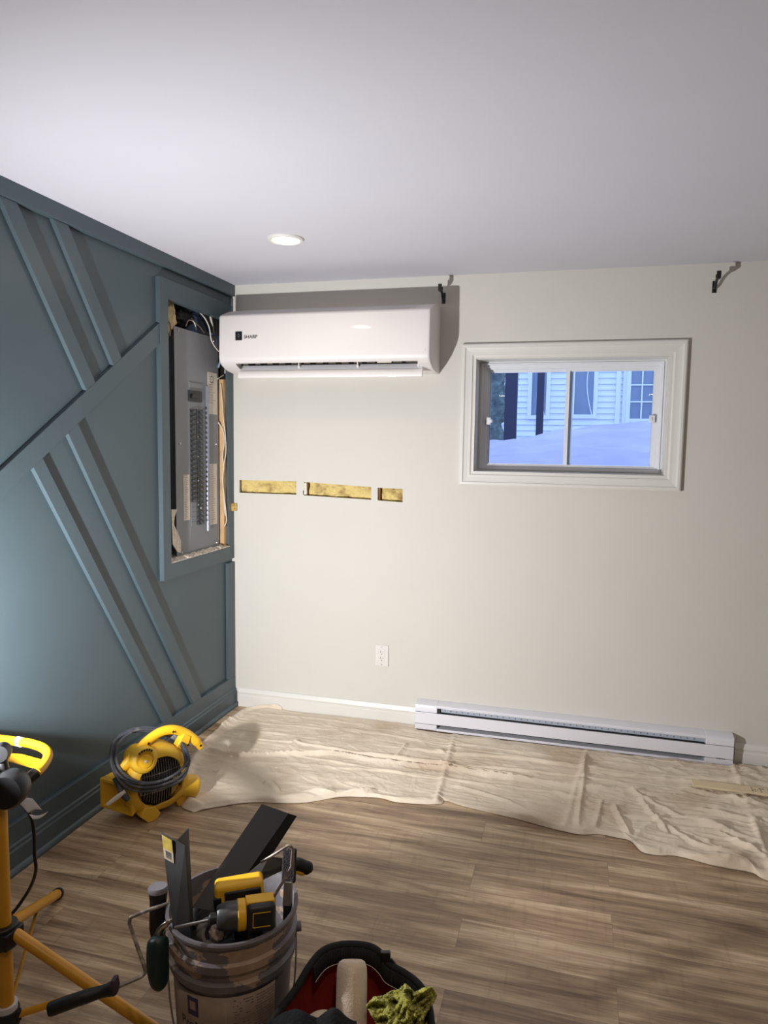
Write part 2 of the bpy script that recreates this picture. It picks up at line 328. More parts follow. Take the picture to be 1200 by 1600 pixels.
# diagonal long batten, lines z = a + b y
bu = (1.991 - 1.366) / (-.708 + 1.646); 
up = lambda y: 1.800 + bu * (y + .995); lo = lambda y: up(y) - .0905
batten(tn(), [(-3.4, lo(-3.4)), (-.711, lo(-.711)), (-.711, up(-.711)), (-3.4, up(-3.4))])
sA = -1.46
def strip(yl, zl, w_, ztop, zbot_fn, top_fn=None):
    # yl at height zl is the left edge; w_ horizontal width
    L = lambda z: yl + (z - zl) / sA; R = lambda z: L(z) + w_
    return L, R
def cut(Lf, fn, z0, z1):        # height where the edge line crosses the diagonal
    for _ in range(60):
        zm = (z0 + z1) / 2
        if zm > fn(Lf(zm)): z1 = zm
        else: z0 = zm
    return zm
for yl, zl, wd in ((-1.212, 1.66, .078), (-1.042, 1.768, .078), (-1.42, 1.55, .0)):
    if not wd: continue
    Lf = lambda z, a=yl, b=zl: a + (z - b) / sA; Rf = lambda z, a=yl, b=zl, c=wd: a + c + (z - b) / sA
    za, zb = cut(Lf, up, 1.2, 2.24), cut(Rf, up, 1.2, 2.24)
    batten(tn(), [(Lf(za), za), (Rf(zb), zb), (Rf(2.242), 2.242), (Lf(2.242), 2.242)], .0175)
for yl, zl, wd in ((-.713, .168, .068), (-.457, .168, .082)):
    sB = (1.389 - .168) / (-1.507 + .713)
    Lf = lambda z, a=yl, b=zl: a + (z - b) / sB; Rf = lambda z, a=yl, b=zl, c=wd: a + c + (z - b) / sB
    za, zb = cut(Lf, lo, .5, 1.8), cut(Rf, lo, .5, 1.8)
    batten(tn(), [(Lf(.168), .168), (Rf(.168), .168), (Rf(zb), zb), (Lf(za), za)], .0175)
batten(tn(), [(-.078, .168), (0, .168), (0, .815), (-.078, .815)], .0175)
# frame round the breaker opening
FO = (-.711, 0.0, .834, 2.19)
fr = MB()
for a in ([(FO[0], FO[2]), (OY0, FO[2]), (OY0, FO[3]), (FO[0], FO[3])], [(OY1, FO[2]), (FO[1], FO[2]), (FO[1], FO[3]), (OY1, FO[3])], [(OY0, FO[2]), (OY1, FO[2]), (OY1, OZ0), (OY0, OZ0)], [(OY0, OZ1), (OY1, OZ1), (OY1, FO[3]), (OY0, FO[3])]):
    fr.prism([(-.001, y, z) for y, z in a], (.0145 if a[0][0] == OY1 else .024, 0, 0))
struct(fr.build(tn(), m_teal, smooth=0))
# teal baseboard with stepped top and shoe moulding
pf = [(0, 0), (.040, 0), (.040, .010), (.036, .017), (.028, .022), (.028, .078), (.024, .084), (.024, .094), (.019, .100), (.019, .110), (0, .110)]
mb = MB(); n = len(pf); mb.add([(x, YB, z) for x, z in pf] + [(x, -.0, z) for x, z in pf], [tuple(range(n - 1, -1, -1)), tuple(range(n, 2 * n))] + [(i, (i + 1) % n, (i + 1) % n + n, i + n) for i in range(n)])
struct(mb.build('baseboard_left', m_teal, smooth=20))
# white back baseboards
pb = [(0, 0), (-.015, 0), (-.015, .060), (-.011, .066), (-.011, .074), (-.014, .080), (-.010, .092), (-.006, .101), (0, .104)]
def bb(name, x0, x1):
    mb = MB(); n = len(pb); mb.add([(x0, y, z) for y, z in pb] + [(x1, y, z) for y, z in pb], [tuple(range(n)), tuple(range(2 * n - 1, n - 1, -1))] + [(i, i + n, (i + 1) % n + n, (i + 1) % n) for i in range(n)])
    return struct(mb.build(name, m_white, smooth=30))
bb('baseboard_back', .041, 1.055); bb('baseboard_back_right', 2.585, XR)

# ------------------------------------------------------------ window
win = bpy.data.objects.new('window_1', None); C.objects.link(win); struct(win)
X0, X1, Z0, Z1 = 1.254, 2.286, 1.275, 1.965
def ringprof(mb, prof, X0, X1, Z0, Z1):
    # prof: (inset from outer edge, y) -> mitred frame
    P = []
    for d, y in prof:
        P.append([Vector((X0 + d, y, Z0 + d)), Vector((X1 - d, y, Z0 + d)), Vector((X1 - d, y, Z1 - d)), Vector((X0 + d, y, Z1 - d))])
    for i in range(len(P) - 1):
        for k in range(4):
            a, b = P[i][k], P[i][(k + 1) % 4]; c, d = P[i + 1][(k + 1) % 4], P[i + 1][k]
            mb.add([a, b, c, d], [(0, 1, 2, 3)])
    return mb
cas = ringprof(MB(), [(0, 0), (0, -.020), (.006, -.024), (.016, -.024), (.020, -.019), (.026, -.0175), (.040, -.0155), (.052, -.015), (.056, -.010), (.060, -.009), (.070, -.009), (.070, .002)], X0, X1, Z0, Z1)
cas.build('window_casing', m_white, win, smooth=25)
liner = ringprof(MB(), [(0, 0.001), (.003, .0), (.003, .13)], WX0 - .0015, WX1 + .0015, WZ0 - .0015, WZ1 + .0015)
liner.build('window_reveal', m_white, win, smooth=0)
vf = ringprof(MB(), [(0, .16), (0, .105), (.012, .105), (.012, .098), (.020, .098), (.020, .115), (.034, .115), (.034, .125), (.040, .125), (.040, .19)], WX0 + .0, WX1 - .0, WZ0 - .002, WZ1 + .002)
vf.build('window_frame', m_vinyl, win, smooth=0)
gx0, gx1, gz0, gz1 = 1.372, 2.166, 1.372, 1.842
xm = (at(888, 660, 1, .14)).x
for nm, a, b, y in (('left', gx0 - .012, xm + .018, .150), ('right', xm - .018, gx1 + .012, .128)):
    s = ringprof(MB(), [(0, y + .016), (0, y), (.016 if nm == 'left' else .018, y), (.016 if nm == 'left' else .018, y + .010), (.02, y + .010), (.02, y + .016)], a, b, gz0 - .016, gz1 + .020)
    so = s.build('window_sash', m_vinyl, win, smooth=0)
    gl = MB().box(a + .012, b - .012, y + .008, y + .010, gz0, gz1 - .001).build('pane', m_glass, so, smooth=0)
for px, py in ((763, 658), (1019, 655)):
    q = at(px, py, 1, .11); sg = 1 if px < 900 else -1
    MB().box(q.x - .012, q.x + .012, .10, .125, q.z - .018, q.z + .018).box(q.x - .004 + sg * .01, q.x + .01 + sg * .01, .095, .12, q.z - .008, q.z + .008).build('window_latch', m_vinyl, win, bevel=.002)

# ------------------------------------------------------------ outside
def snow(u, v):
    x = -6 + 14 * u; y = .26 + 9.6 * v ** 1.5
    crest = [(-6, 1.30), (.2, 1.36), (.93, 1.497), (1.35, 1.563), (1.70, 1.62), (2.0, 1.685), (2.5, 1.745), (3.0, 1.79), (8, 1.9)]
    X = x + (y - 4) * -.12
    for i in range(len(crest) - 1):
        if crest[i][0] <= X <= crest[i + 1][0] or i == len(crest) - 2:
            tt = min(1, max(0, (X - crest[i][0]) / (crest[i + 1][0] - crest[i][0]))); c = crest[i][1] * (1 - tt) + crest[i + 1][1] * tt; break
    base = 1.30
    s = min(1, max(0, (y - .3) / 3.7)); s = s * s * (3 - 2 * s)
    z = base + (c - base) * s if y < 4 else c - (y - 4) * .09
    z += .075 * noise.fractal(Vector((x * 1.6, y * 1.9, .3)), 1, 2, 5) * (1 if y < 3.4 else .25)
    return Vector((x, y, z))
tag(MB().grid(snow, 160, 90).build('snow_bank', m_snow, smooth=80), 'blue-white snow bank rising to the right outside the window', 'snow', kind='stuff')
house = empty('neighbour_house', 'white clapboard house seen through the window beyond the snow bank', 'house', (2, 10, 0))
sd = MB(); Yh = 10.0
for i in range(50):
    z = .6 + i * .105
    sd.prism([(-7, Yh, z), (-7, Yh - .028, z), (-7, Yh - .006, z + .105), (-7, Yh, z + .105)], (16, 0, 0))
sd.build('siding', m_siding, house, smooth=0)
def hwin(x0, x1, z0, z1, arch):
    f = MB(); w_ = .07; y = Yh - .06
    ringprof(f, [(0, Yh), (0, y), (w_, y), (w_, Yh)], x0, x1, z0, z1)
    fo = f.build('house_window', m_siding, house, smooth=0)
    g = MB().box(x0 + w_, x1 - w_, Yh - .035, Yh - .03, z0 + w_, z1 - w_); g.build('pane', m_wing, fo, smooth=0)
    if arch:
        pa = [Vector((x0 + w_ + (x1 - x0 - 2 * w_) * k / 12, Yh - .045, z0 + .35 + (z1 - z0 - .6) * (1 - (1 - k / 12) ** 2) ** .5)) for k in range(13)]
        pa = [Vector((x1 - w_ - .02 - .10 * math.sin(math.pi * k / 12), Yh - .045, z0 + w_ + (z1 - z0 - 2 * w_) * k / 12)) for k in range(13)]
        MB().tube(pa, .010, 6).build('curtain_edge', m_siding, fo)
hwin(.90, 1.30, 1.96, 3.3, True); hwin(1.66, 2.13, 1.98, 3.3, True)
dr = MB(); dr.box(2.44, 2.52, Yh - .06, Yh, 1.0, 3.3).box(2.56, 2.62, Yh - .05, Yh, 1.0, 3.3)
dr.build('corner_board', m_siding, house, smooth=0)
dm = MB(); dm.box(2.66, 3.9, Yh - .05, Yh - .02, 1.93, 3.3); do = dm.build('garden_door', m_wing, house, smooth=0)
gm = MB(); gm.box(2.62, 2.69, Yh - .08, Yh - .02, 1.9, 3.3).box(2.69, 3.9, Yh - .07, Yh - .02, 1.92, 1.98)
for k in range(1, 5): gm.box(2.69 + .19 * k - .012, 2.69 + .19 * k + .012, Yh - .075, Yh - .02, 1.9, 3.3)
for z in (2.275, 2.57, 2.865): gm.box(2.69, 3.9, Yh - .072, Yh - .02, z - .012, z + .012)
gm.build('muntin', m_siding, do, smooth=0)
for pa, pb_, lab in (((788, 640), (807, 640), 'thick dark post outside the window near the hedge'), ((838, 640), (849, 640), 'thin dark post outside the window in front of the siding')):
    a = at(*pa, 1, 5); b = at(*pb_, 1, 5)
    tag(MB().box(a.x, b.x, 5, 5.12, 1.2, 3.4).build('deck_post', m_navy, bevel=.004), lab, 'post', 'posts outside the window')
a = at(752, 640, 1, 6); b = at(789, 640, 1, 6)
def hedgef(u, v):
    an = 2 * math.pi * u; r = 1 + .16 * noise.fractal(Vector((math.cos(an) * 3, math.sin(an) * 3, v * 14)), 1, 2, 5)
    return Vector((a.x - .16 + .42 * math.cos(an) * r, 6.4 + .4 * math.sin(an) * r, 1.1 + 2.6 * v))
tag(MB().grid(hedgef, 60, 120).build('hedge_shrub', m_hedge, smooth=0), 'tall grey-green cedar shrub at the left edge of the window view', 'shrub')

# ------------------------------------------------------------ ceiling lights
ring_label = ['round recessed light glowing in the ceiling above the air conditioner']
def pot(x, y, label, grp, watt=POT_W):
    e = empty('recessed_light', label, 'ceiling light', (x, y, H), grp)
    MB().lathe([(.053, H - .004), (.060, H - .010), (.070, H - .009), (.074, H - .004), (.074, H)], (x, y, 0), 48).build('trim_ring', m_white, e)
    MB().lathe([(.0005, H - .0055), (.054, H - .0055)], (x, y, 0), 48).build('light_disc', m_potglow, e)
    area('pot_lamp', (x, y, H - .012), (0, 0, -1), .10, watt, POT_COL, e)
pot(.637, -.762, 'round recessed light glowing in the ceiling above the air conditioner', 'recessed ceiling lights')
for x, y, lb_ in ((.64, -2.95, 'nearest the camera on the teal wall side'), (1.9, -3.3, 'added as warm fill straight above the camera'), (.60, -5.4, 'midway down the room on the teal wall side'), (2.9, -5.4, 'midway down the room on the right side'), (.58, -8.2, 'at the far end behind the camera, teal wall side'), (2.9, -8.0, 'at the far end behind the camera, right side')):
    pot(x, y, 'recessed ceiling light behind the camera, ' + lb_, 'recessed ceiling lights', POT_W * (6.0 if x == 1.9 else 1.0))  # the one straight above the camera is an added, boosted fill for the foreground

# ------------------------------------------------------------ air conditioner
ac = empty('air_conditioner', 'white wall-mounted mini-split air conditioner on the back wall beside the teal wall', 'air conditioner', (.6, 0, 2.0))
AX0, AX1 = .062, 1.140
full = [(0, 2.155), (-.05, 2.154), (-.10, 2.147), (-.16, 2.132), (-.235, 2.104), (-.246, 2.098), (-.2515, 2.088), (-.257, 1.895), (-.255, 1.880), (-.248, 1.868), (-.225, 1.852), (-.17, 1.833), (-.10, 1.824), (0, 1.822)]
mid = [(0, 2.155), (-.05, 2.154), (-.10, 2.147), (-.16, 2.132), (-.235, 2.104), (-.246, 2.098), (-.2515, 2.088), (-.257, 1.895), (-.255, 1.880), (-.248, 1.868), (-.238, 1.862), (-.228, 1.872), (-.20, 1.882), (-.13, 1.885), (-.09, 1.850), (-.07, 1.824), (0, 1.822)]
def profx(mb, p, x0, x1, mi=0):
    n = len(p); return mb.add([(x0, y, z) for y, z in p] + [(x1, y, z) for y, z in p], [tuple(range(n)), tuple(range(2 * n - 1, n - 1, -1))] + [(i, i + n, (i + 1) % n + n, (i + 1) % n) for i in range(n)], mi)
b = MB(); profx(b, mid, AX0 + .012, AX1 - .012)
def shrink(p, k, cy=-.125, cz=1.99): return [((y - cy) * k + cy if y < -.001 else y, (z - cz) * (1 - (1 - k) * .35) + cz) for y, z in p]
b.build('body', m_acw, ac, smooth=40)
for sgn, xa, xb in ((1, AX0, AX0 + .085), (-1, AX1, AX1 - .058)):
    e_ = MB(); xs = [xa, xa + sgn * .002, xa + sgn * .006, xa + sgn * .013, xb]; ks = [.94, .975, .992, 1.0008, 1.0008]
    n = len(full)
    for x, k in zip(xs, ks): e_.v += [Vector((x, y, z)) for y, z in shrink(full, k)]
    fc = []
    for r in range(4):
        for i in range(n):
            q = (r * n + i, (r + 1) * n + i, (r + 1) * n + (i + 1) % n, r * n + (i + 1) % n); fc.append(q if sgn > 0 else q[::-1])
    fc += [tuple(range(n)) if sgn > 0 else tuple(range(n - 1, -1, -1)), tuple(range(5 * n - 1, 4 * n - 1, -1)) if sgn > 0 else tuple(range(4 * n, 5 * n))]
    e_.f = fc; e_.m = [0] * len(fc)
    e_.build('end_cap', m_acw, ac, smooth=50)
sl = MB()                           # top air slots
for k in range(46):
    x = AX0 + .06 + k * .0205
    for y0, z0, y1, z1 in ((-.105, 2.1462, -.158, 2.1326), (-.163, 2.1312, -.228, 2.107)):
        sl.prism([(x, y0, z0 + .0005), (x + .015, y0, z0 + .0005), (x + .015, y1, z1 + .0005), (x, y1, z1 + .0005)], (0, 0, .0006))
sl.build('intake_grille', m_acg, ac, smooth=0)
MB().box(AX0 + .02, AX1 - .02, -.2562, -.2545, 1.8895, 1.8915).build('panel_seam', m_acg, ac, smooth=0)
iv = MB().box(AX0 + .09, AX1 - .062, -.226, -.10, 1.8805, 1.8835); iv.box(AX0 + .09, AX1 - .062, -.112, -.106, 1.842, 1.884).build('outlet_void', m_dark, ac, smooth=0)
for k in range(13):
    x = AX0 + .135 + k * .0665
    MB().prism([(x, -.215, 1.878), (x, -.215, 1.866), (x, -.14, 1.838), (x, -.12, 1.875)], (.003, 0, 0)).build('vane', m_toolb, ac, smooth=0)
fx0, fx1 = at(374, 575, 1, -.2).x, at(661, 575, 1, -.2).x
fl = [(-.176, 1.856), (-.184, 1.857), (-.197, 1.838), (-.204, 1.822), (-.194, 1.820), (-.186, 1.836)]
fo = profx(MB(), fl, fx0 + .004, fx1 - .004).build('inner_louvre', m_acg, ac, smooth=40, bevel=.001)
fl = [(-.190, 1.828), (-.204, 1.830), (-.215, 1.818), (-.219, 1.803), (-.216, 1.793), (-.208, 1.790), (-.202, 1.795), (-.203, 1.806), (-.198, 1.818)]
fo = profx(MB(), fl, fx0, fx1).build('louvre_flap', m_acw, ac, smooth=50, bevel=.001)
for px in (380, 470, 561, 655):
    x = at(px, 570, 1, -.17).x
    MB().prism([(x, -.17, 1.842), (x, -.195, 1.836), (x, -.205, 1.846), (x, -.205, 1.872), (x, -.18, 1.876)], (.005, 0, 0)).cyl((x - .003, -.198, 1.848), (x + .008, -.198, 1.848), .006).build('hinge_arm', m_steel if px in (380,) else m_acw, ac)
q0, q1 = at(592, 560, 1, -.20), at(614, 564, 1, -.20)
MB().box(q0.x, q1.x, -.2285, -.2265, 1.8565, 1.870).build('rating_sticker', m_paper, ac, smooth=0)
ir = at(373, 525, 1, -.2565)
ic = MB().box(ir.x - .0175, ir.x + .0175, -.2585, -.2555, ir.z - .021, ir.z + .021); ico = ic.build('badge', m_black, ac, smooth=0)
ig = MB()
for dx, dz, s_ in ((0, .008, .005), (-.006, .001, .003), (.006, .001, .003), (0, -.004, .004), (0, -.010, .002)): ig.obox((ir.x + dx, -.2588, ir.z + dz), ((1, 0, 1), (0, 1, 0), (-1, 0, 1)), (s_ * .5, .0004, s_ * .5))
ig.build('cluster_mark', mat('badge_grey', (120, 120, 125), .4), ico, smooth=0)
def flat_text(txt, origin, ux, uy, size, m, name, parent, stretch=1.0, off=.0006):
    vs, fs = text_mesh(txt, size); ux = Vector(ux).normalized(); uy = Vector(uy).normalized(); nn = ux.cross(uy)
    vv = [Vector(origin) + ux * v.x * stretch + uy * v.y + nn * off for v in vs]
    mb = MB().add(vv, fs); return mb.build(name, m, parent, smooth=0)
tp = at(381, 529, 1, -.257)
flat_text('SHARP', (tp.x, -.2573, tp.z), (1, 0, 0), (0, 0, 1), .0235, m_ink, 'lettering', ac, stretch=1.05)
MB().box(at(665, 500, 1, -.257).x, at(665, 500, 1, -.257).x + .003, -.2575, -.256, 1.905, 1.918).build('display_dot', m_paper, ac, smooth=0)

# curtain rod brackets
def bracket(x, z, label):
    e = empty('curtain_bracket', label, 'bracket', (x, 0, z), 'curtain rod brackets on the back wall')
    MB().box(x - .009, x + .009, -.004, 0, z - .030, z + .022).build('wall_plate', m_black, e, bevel=.001)
    pa = sm([(x, -.002, z - .012), (x, -.022, z - .010), (x, -.045, z + .012), (x, -.080, z + .020)], 6)
    MB().tube(pa, .0065, 8).build('arm', m_black, e)
    MB().prism([(x - .009, -.074, z + .012), (x - .009, -.104, z + .012), (x - .009, -.104, z + .044), (x - .009, -.099, z + .044), (x - .009, -.099, z + .019), (x - .009, -.079, z + .019), (x - .009, -.079, z + .034), (x - .009, -.074, z + .034)], (.018, 0, 0)).build('rod_cup', m_black, e, bevel=.001)
bracket(2.383, 2.200, 'black curtain rod bracket on the wall above the window at right')
bracket(1.153, 2.196, 'black curtain rod bracket just above the right end of the air conditioner')

# ------------------------------------------------------------ outlet
oc = at(597, 1024, 1, 0); ox, oz = .8665, .362
ou = empty('wall_outlet', 'white duplex wall outlet low on the pale wall left of the heater', 'outlet', (ox, 0, oz))
MB().box(ox - .035, ox + .035, -.006, 0, oz - .057, oz + .057).build('cover_plate', m_white, ou, bevel=.002)
MB().box(ox - .0165, ox + .0165, -.0075, -.005, oz - .033, oz + .033).build('receptacle_face', m_white, ou, bevel=.0007)
sk = MB()
for dz in (.017, -.017):
    sk.box(ox - .0075, ox - .0055, -.0079, -.007, oz + dz, oz + dz + .0085).box(ox + .0055, ox + .0075, -.0079, -.007, oz + dz, oz + dz + .0075).cyl((ox, -.0079, oz + dz - .008), (ox, -.007, oz + dz - .008), .0025, n=12)
sk.build('socket_slots', m_black, ou, smooth=0)
for dz in (.048, -.048): MB().cyl((ox, -.0068, oz + dz), (ox, -.0055, oz + dz), .003, n=12).build('screw', m_steel, ou)

# ------------------------------------------------------------ baseboard heater
ht = empty('baseboard_heater', 'long white electric baseboard heater on the back wall behind the drop cloth', 'heater', (1.8, -.03, 0))
HX0, HX1 = 1.064, 2.571
sx0, sx1 = at(683, 1110, 1, -.065).x, at(1103, 1155, 1, -.065).x
HZ = .012
hb = MB()
back = [(0, HZ), (-.050, HZ), (-.050, .100), (-.020, .146), (0, .150)]
hb = profx(MB(), [(0, HZ), (-.010, HZ), (-.010, .140), (-.002, .152), (0, .152)], HX0, HX1)
profx(hb, [(-.002, .152), (-.048, .147), (-.060, .142), (-.062, .137), (-.050, .141), (-.002, .146)], HX0, HX1)
hb.build('housing', m_heat, ht, smooth=30)
for xa, xb, nm in ((HX0, sx0, 'l'), (sx1, HX1, 'r')):
    s_ = 1 if nm == 'l' else -1; o_ = xa if nm == 'l' else xb
    profx(MB(), [(-.001, HZ), (-.064, HZ), (-.066, HZ + .004), (-.066, .132), (-.062, .141), (-.048, .148), (-.001, .153)], xa, xb).build('end_cover', m_heat, ht, smooth=30, bevel=.003)
profx(MB(), [(-.062, .044), (-.0675, .046), (-.0675, .1035), (-.062, .1055)], HX0 + .002, HX1 - .002).build('front_panel', m_heat, ht, smooth=0, bevel=.001)
profx(MB(), [(-.012, HZ + .001), (-.066, HZ + .001), (-.066, .0245), (-.012, .0245)], sx0, sx1).build('bottom_rail', m_heat, ht, smooth=0)
profx(MB(), [(-.060, .1385), (-.066, .1365), (-.066, .132), (-.060, .132)], sx0, sx1).build('top_lip', m_heat, ht, smooth=0)
profx(MB(), [(-.050, .108), (-.056, .111), (-.0615, .134), (-.056, .136)], sx0 + .02, sx1).build('air_grille', m_heatg, ht, smooth=0)
MB().box(HX0 + .001, HX1 - .001, -.0672, -.060, .1056, .1072).box(HX0 + .001, HX1 - .001, -.0672, -.060, .0425, .0438).build('panel_gap', m_dull, ht, smooth=0)
hole = MB().box(-.0022, .0022, -.0602, -.0585, .1205, .1240).build('vent_hole', m_dark, ht, smooth=0)
for k in range(41):
    o = hole if k == 0 else hole.copy()
    if k: C.objects.link(o); o.parent = ht
    o.location.x = sx0 + .04 + k * (sx1 - sx0 - .09) / 40
MB().box(sx0, sx1, -.030, -.012, .03, .132).build('heating_element', m_dull, ht, smooth=0)
MB().box(sx0, sx0 + .018, -.060, -.03, .107, .134).build('slot_end', m_dark, ht, smooth=0)
lt = at(1119, 1185.5, 1, -.0665)
flat_text('STELPRO', (lt.x, -.0678, lt.z), (1, 0, 0), (0, 0, 1), .009, m_ink, 'lettering', ht, 1.1)

# ------------------------------------------------------------ breaker panel in the opening
PX = -.022
def pb2(px, py, x=PX): p = at(px, py, 0, x); return p.y, p.z
def pbox(mb, pxa, pya, pxb, pyb, x0, x1, mi=0):
    ya, za = pb2(pxa, pya, x1); yb, zb = pb2(pxb, pyb, x1); return mb.box(x0, x1, min(ya, yb), max(ya, yb), min(za, zb), max(za, zb), mi)
bp_ = empty('breaker_panel', 'grey electrical breaker panel set into the opening in the teal wall', 'electrical panel', (-.05, -.35, .9))
cy0, cy1 = pb2(273, 600)[0], pb2(341, 600)[0]; cz0, cz1 = .905, pb2(305, 519)[1]
MB().box(-.13, PX - .0025, cy0 + .02, cy1 - .02, cz0 + .02, cz1 - .02).build('enclosure', m_panel, bp_)
MB().box(PX - .003, PX, cy0, cy1, cz0, cz1).build('cover', m_panel, bp_, bevel=.001)
dy0, dy1 = pb2(295.5, 700)[0], pb2(323.5, 700)[0]; dz0, dz1 = pb2(310, 838)[1], pb2(307, 597)[1]
MB().box(PX - .001, PX + .001, dy0, dy1, dz0, dz1).build('dead_front', m_panel, bp_, bevel=.0006)
c0, c1, c2 = pb2(297, 700)[0], pb2(306, 700)[0], pb2(316, 700)[0]
zt, zbR, zbL = pb2(306, 639)[1], pb2(312, 820)[1], pb2(302, 781)[1]
nb = 24; hgt = (zt - zbR) / nb
nl = int(round((zt - zbL) / hgt))
bm_b = MB().box(0, .006, 0, 1, 0, hgt * .93)
m_brk = mat('breaker_black', (30, 32, 35), .45, col2=(66, 70, 74), thr=(.48, .54), scale=60)
def breaker(y0, y1, z, flip):
    mb = MB().box(PX, PX + .007, y0 + .001, y1 - .001, z + .0018, z + hgt - .0018)
    c = (y0 + y1) / 2 + (.008 if flip else -.008) * -1
    mb.box(PX + .007, PX + .017, c - .007, c + .007, z + hgt * .25, z + hgt * .62)
    return mb
gapsL = {5: 1}; 
prL = prR = None
mrk = MB()
for k in range(nb):
    z = zt - (k + 1) * hgt
    if prR is None: prR = breaker(c1 + .002, c2, z, False).build('breaker', m_brk, bp_, smooth=0)
    else:
        o = prR.copy(); C.objects.link(o); o.parent = bp_; o.location.z = -k * hgt
    if k < nl:
        if prL is None: prL = breaker(c0, c1 - .002, z, True).build('breaker', m_brk, bp_, smooth=0)
        else:
            o = prL.copy(); C.objects.link(o); o.parent = bp_; o.location.z = -k * hgt
    if k in (2, 5, 9, 14, 19): MB().box(PX + .0072, PX + .008, c1 + .006, c1 + .012, z + .004, z + .010).build('switch_mark', m_paper, bp_, smooth=0)
mrk.box(PX + .0145, PX + .016, c1 + .014, c1 + .022, zt - 20.6 * hgt, zt - 20.2 * hgt)
mrk.build('switch_mark', m_paper, bp_, smooth=0)
bl = MB()
for k in range(nl + 1, nb + 1): bl.box(PX + .0005, PX + .0025, c0 + .002, c1 - .002, zt - (k) * hgt + .001, zt - (k - 1) * hgt - .002)
bl.build('blank_fillers', m_panel, bp_, smooth=0)
mbk = pbox(MB(), 296, 609, 316, 629, PX, PX + .008); mbo = mbk.build('main_breaker', m_toolb, bp_, bevel=.001)
pbox(MB(), 301, 615, 311, 623, PX + .008, PX + .018).build('toggle', m_black, mbo, bevel=.002)
pbox(MB(), 296, 597, 316, 608, PX, PX + .004).build('name_recess', m_panel, bp_, bevel=.001)
y_, z_ = pb2(319.5, 603)[0], 0
MB().cyl((PX + .004, pb2(323, 700)[0], pb2(323, 604)[1]), (PX + .004, pb2(323, 700)[0], pb2(323, 829)[1]), .009, n=16).build('door_edge', mat('polished_door_edge', (150, 156, 170), .25, metal=.5), bp_)
for i, (a, b_, c_, d) in enumerate(((324.5, 581, 339.5, 648), (327.5, 725, 339.5, 818), (286.5, 742, 297, 812))):
    s = pbox(MB(), a, b_, c_, d, PX, PX + .0012).build('circuit_label', m_paper, bp_, smooth=0)
    ln = MB(); ya, za = pb2(a, b_); yb, zb = pb2(c_, d)
    random.seed(i + 3)
    for k in range(26 if i else 12):
        z = za + (zb - za) * (k + .7) / (27 if i else 16); L_ = random.uniform(.4, .85)
        ln.box(PX + .0012, PX + .0016, ya + .006, ya + .006 + (yb - ya - .012) * L_, z, z + .0016)
    if i == 0: ln.lathe([(.014, 0), (.019, 0)], (PX + .0016, (ya + yb) / 2 - .01, za - .035), 24, ax=(1, 0, 0))
    ln.build('print', mat('faded_print', (120, 112, 108), .7), s, smooth=0)
for px, py in ((278, 516), (281, 693), (338, 694), (339, 848), (284, 864), (334, 533)):
    y, z = pb2(px, py); MB().lathe([(.007, 0), (.006, .003), (.0005, .004)], (PX, y, z), 16, ax=(1, 0, 0)).build('screw', m_steel, bp_)
# cavity: stud, insulation, cables, torn edges
ys0, ys1 = at(350.5, 760, 0, -.02).y, at(355.5, 760, 0, -.02).y
tag(MB().box(-.10, -.0015, -.088, -.040, .906, 1.80).build('wall_stud', m_wood, bevel=.002), 'pale wooden stud along the right side of the breaker panel opening', 'stud')
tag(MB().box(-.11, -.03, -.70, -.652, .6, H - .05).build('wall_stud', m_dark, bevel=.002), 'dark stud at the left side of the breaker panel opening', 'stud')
def blob(c, r, seed, nu=40, nv=24, amp=.35, fr=2.5):
    def fn(u, v):
        th = 2 * math.pi * u; ph = math.pi * v; d = Vector((math.sin(ph) * math.cos(th), math.sin(ph) * math.sin(th), math.cos(ph)))
        k = 1 + amp * noise.fractal(d * fr + Vector((seed, seed, 0)), 1, 2, 4); return Vector(c) + Vector((d.x * r[0], d.y * r[1], d.z * r[2])) * k
    return MB().grid(fn, nu, nv)
p = at(268, 484, 0, -.03); tag(blob((-.045, p.y + .0, p.z - .03), (.025, .040, .075), 2).build('insulation_tuft', m_insul2, smooth=60), 'pale insulation tuft in the top left corner of the breaker opening', 'insulation')
p = at(285, 490, 0, -.05); tag(blob((-.10, p.y + .05, p.z + .0), (.05, .10, .05), 5).build('cable_bundle', m_blackp, smooth=60), 'black bundle of cable ends above the breaker panel cover', 'cable bundle')
def cable(pts, r, m, label, x=None, grp='loose cables round the breaker panel'):
    P = [at(a, b, 0, c) for a, b, c in pts]
    return tag(MB().tube(sm(P, 8), r, 8).build('electrical_cable', m, smooth=60), label, 'cable', grp)
m_cw = mat('white_cable', (206, 196, 180), .5); m_cb = mat('blue_cable', (60, 84, 130), .5); m_cblk = mat('black_cable', (28, 28, 32), .5)
cable([(311, 487, -.05), (320, 497, -.02), (327, 512, -.008), (330, 530, -.004), (336, 542, -.003), (346, 553, -.003)], .0035, m_cw, 'white cable looping over the top right corner of the breaker panel')
cable([(326, 520, -.03), (334, 523, -.015), (346, 531, -.012)], .004, m_cb, 'blue cable crossing the top right corner of the breaker opening')
cable([(297, 495, -.06), (304, 505, -.03), (306, 515, -.04)], .003, m_cw, 'short tan wire above the middle of the breaker panel cover')
cable([(290, 510, -.05), (296, 500, -.04), (309, 508, -.04), (319, 520, -.03)], .002, m_cw, 'thin wire arching above the breaker panel cover')
cable([(300, 488, -.07), (318, 500, -.06), (326, 518, -.06)], .008, m_cb, 'thick dark blue cable deep in the top of the breaker opening')
cable([(328, 490, -.04), (334, 520, -.05), (341, 560, -.06)], .006, m_cw, 'grey sheathed cable entering at the top of the breaker opening')
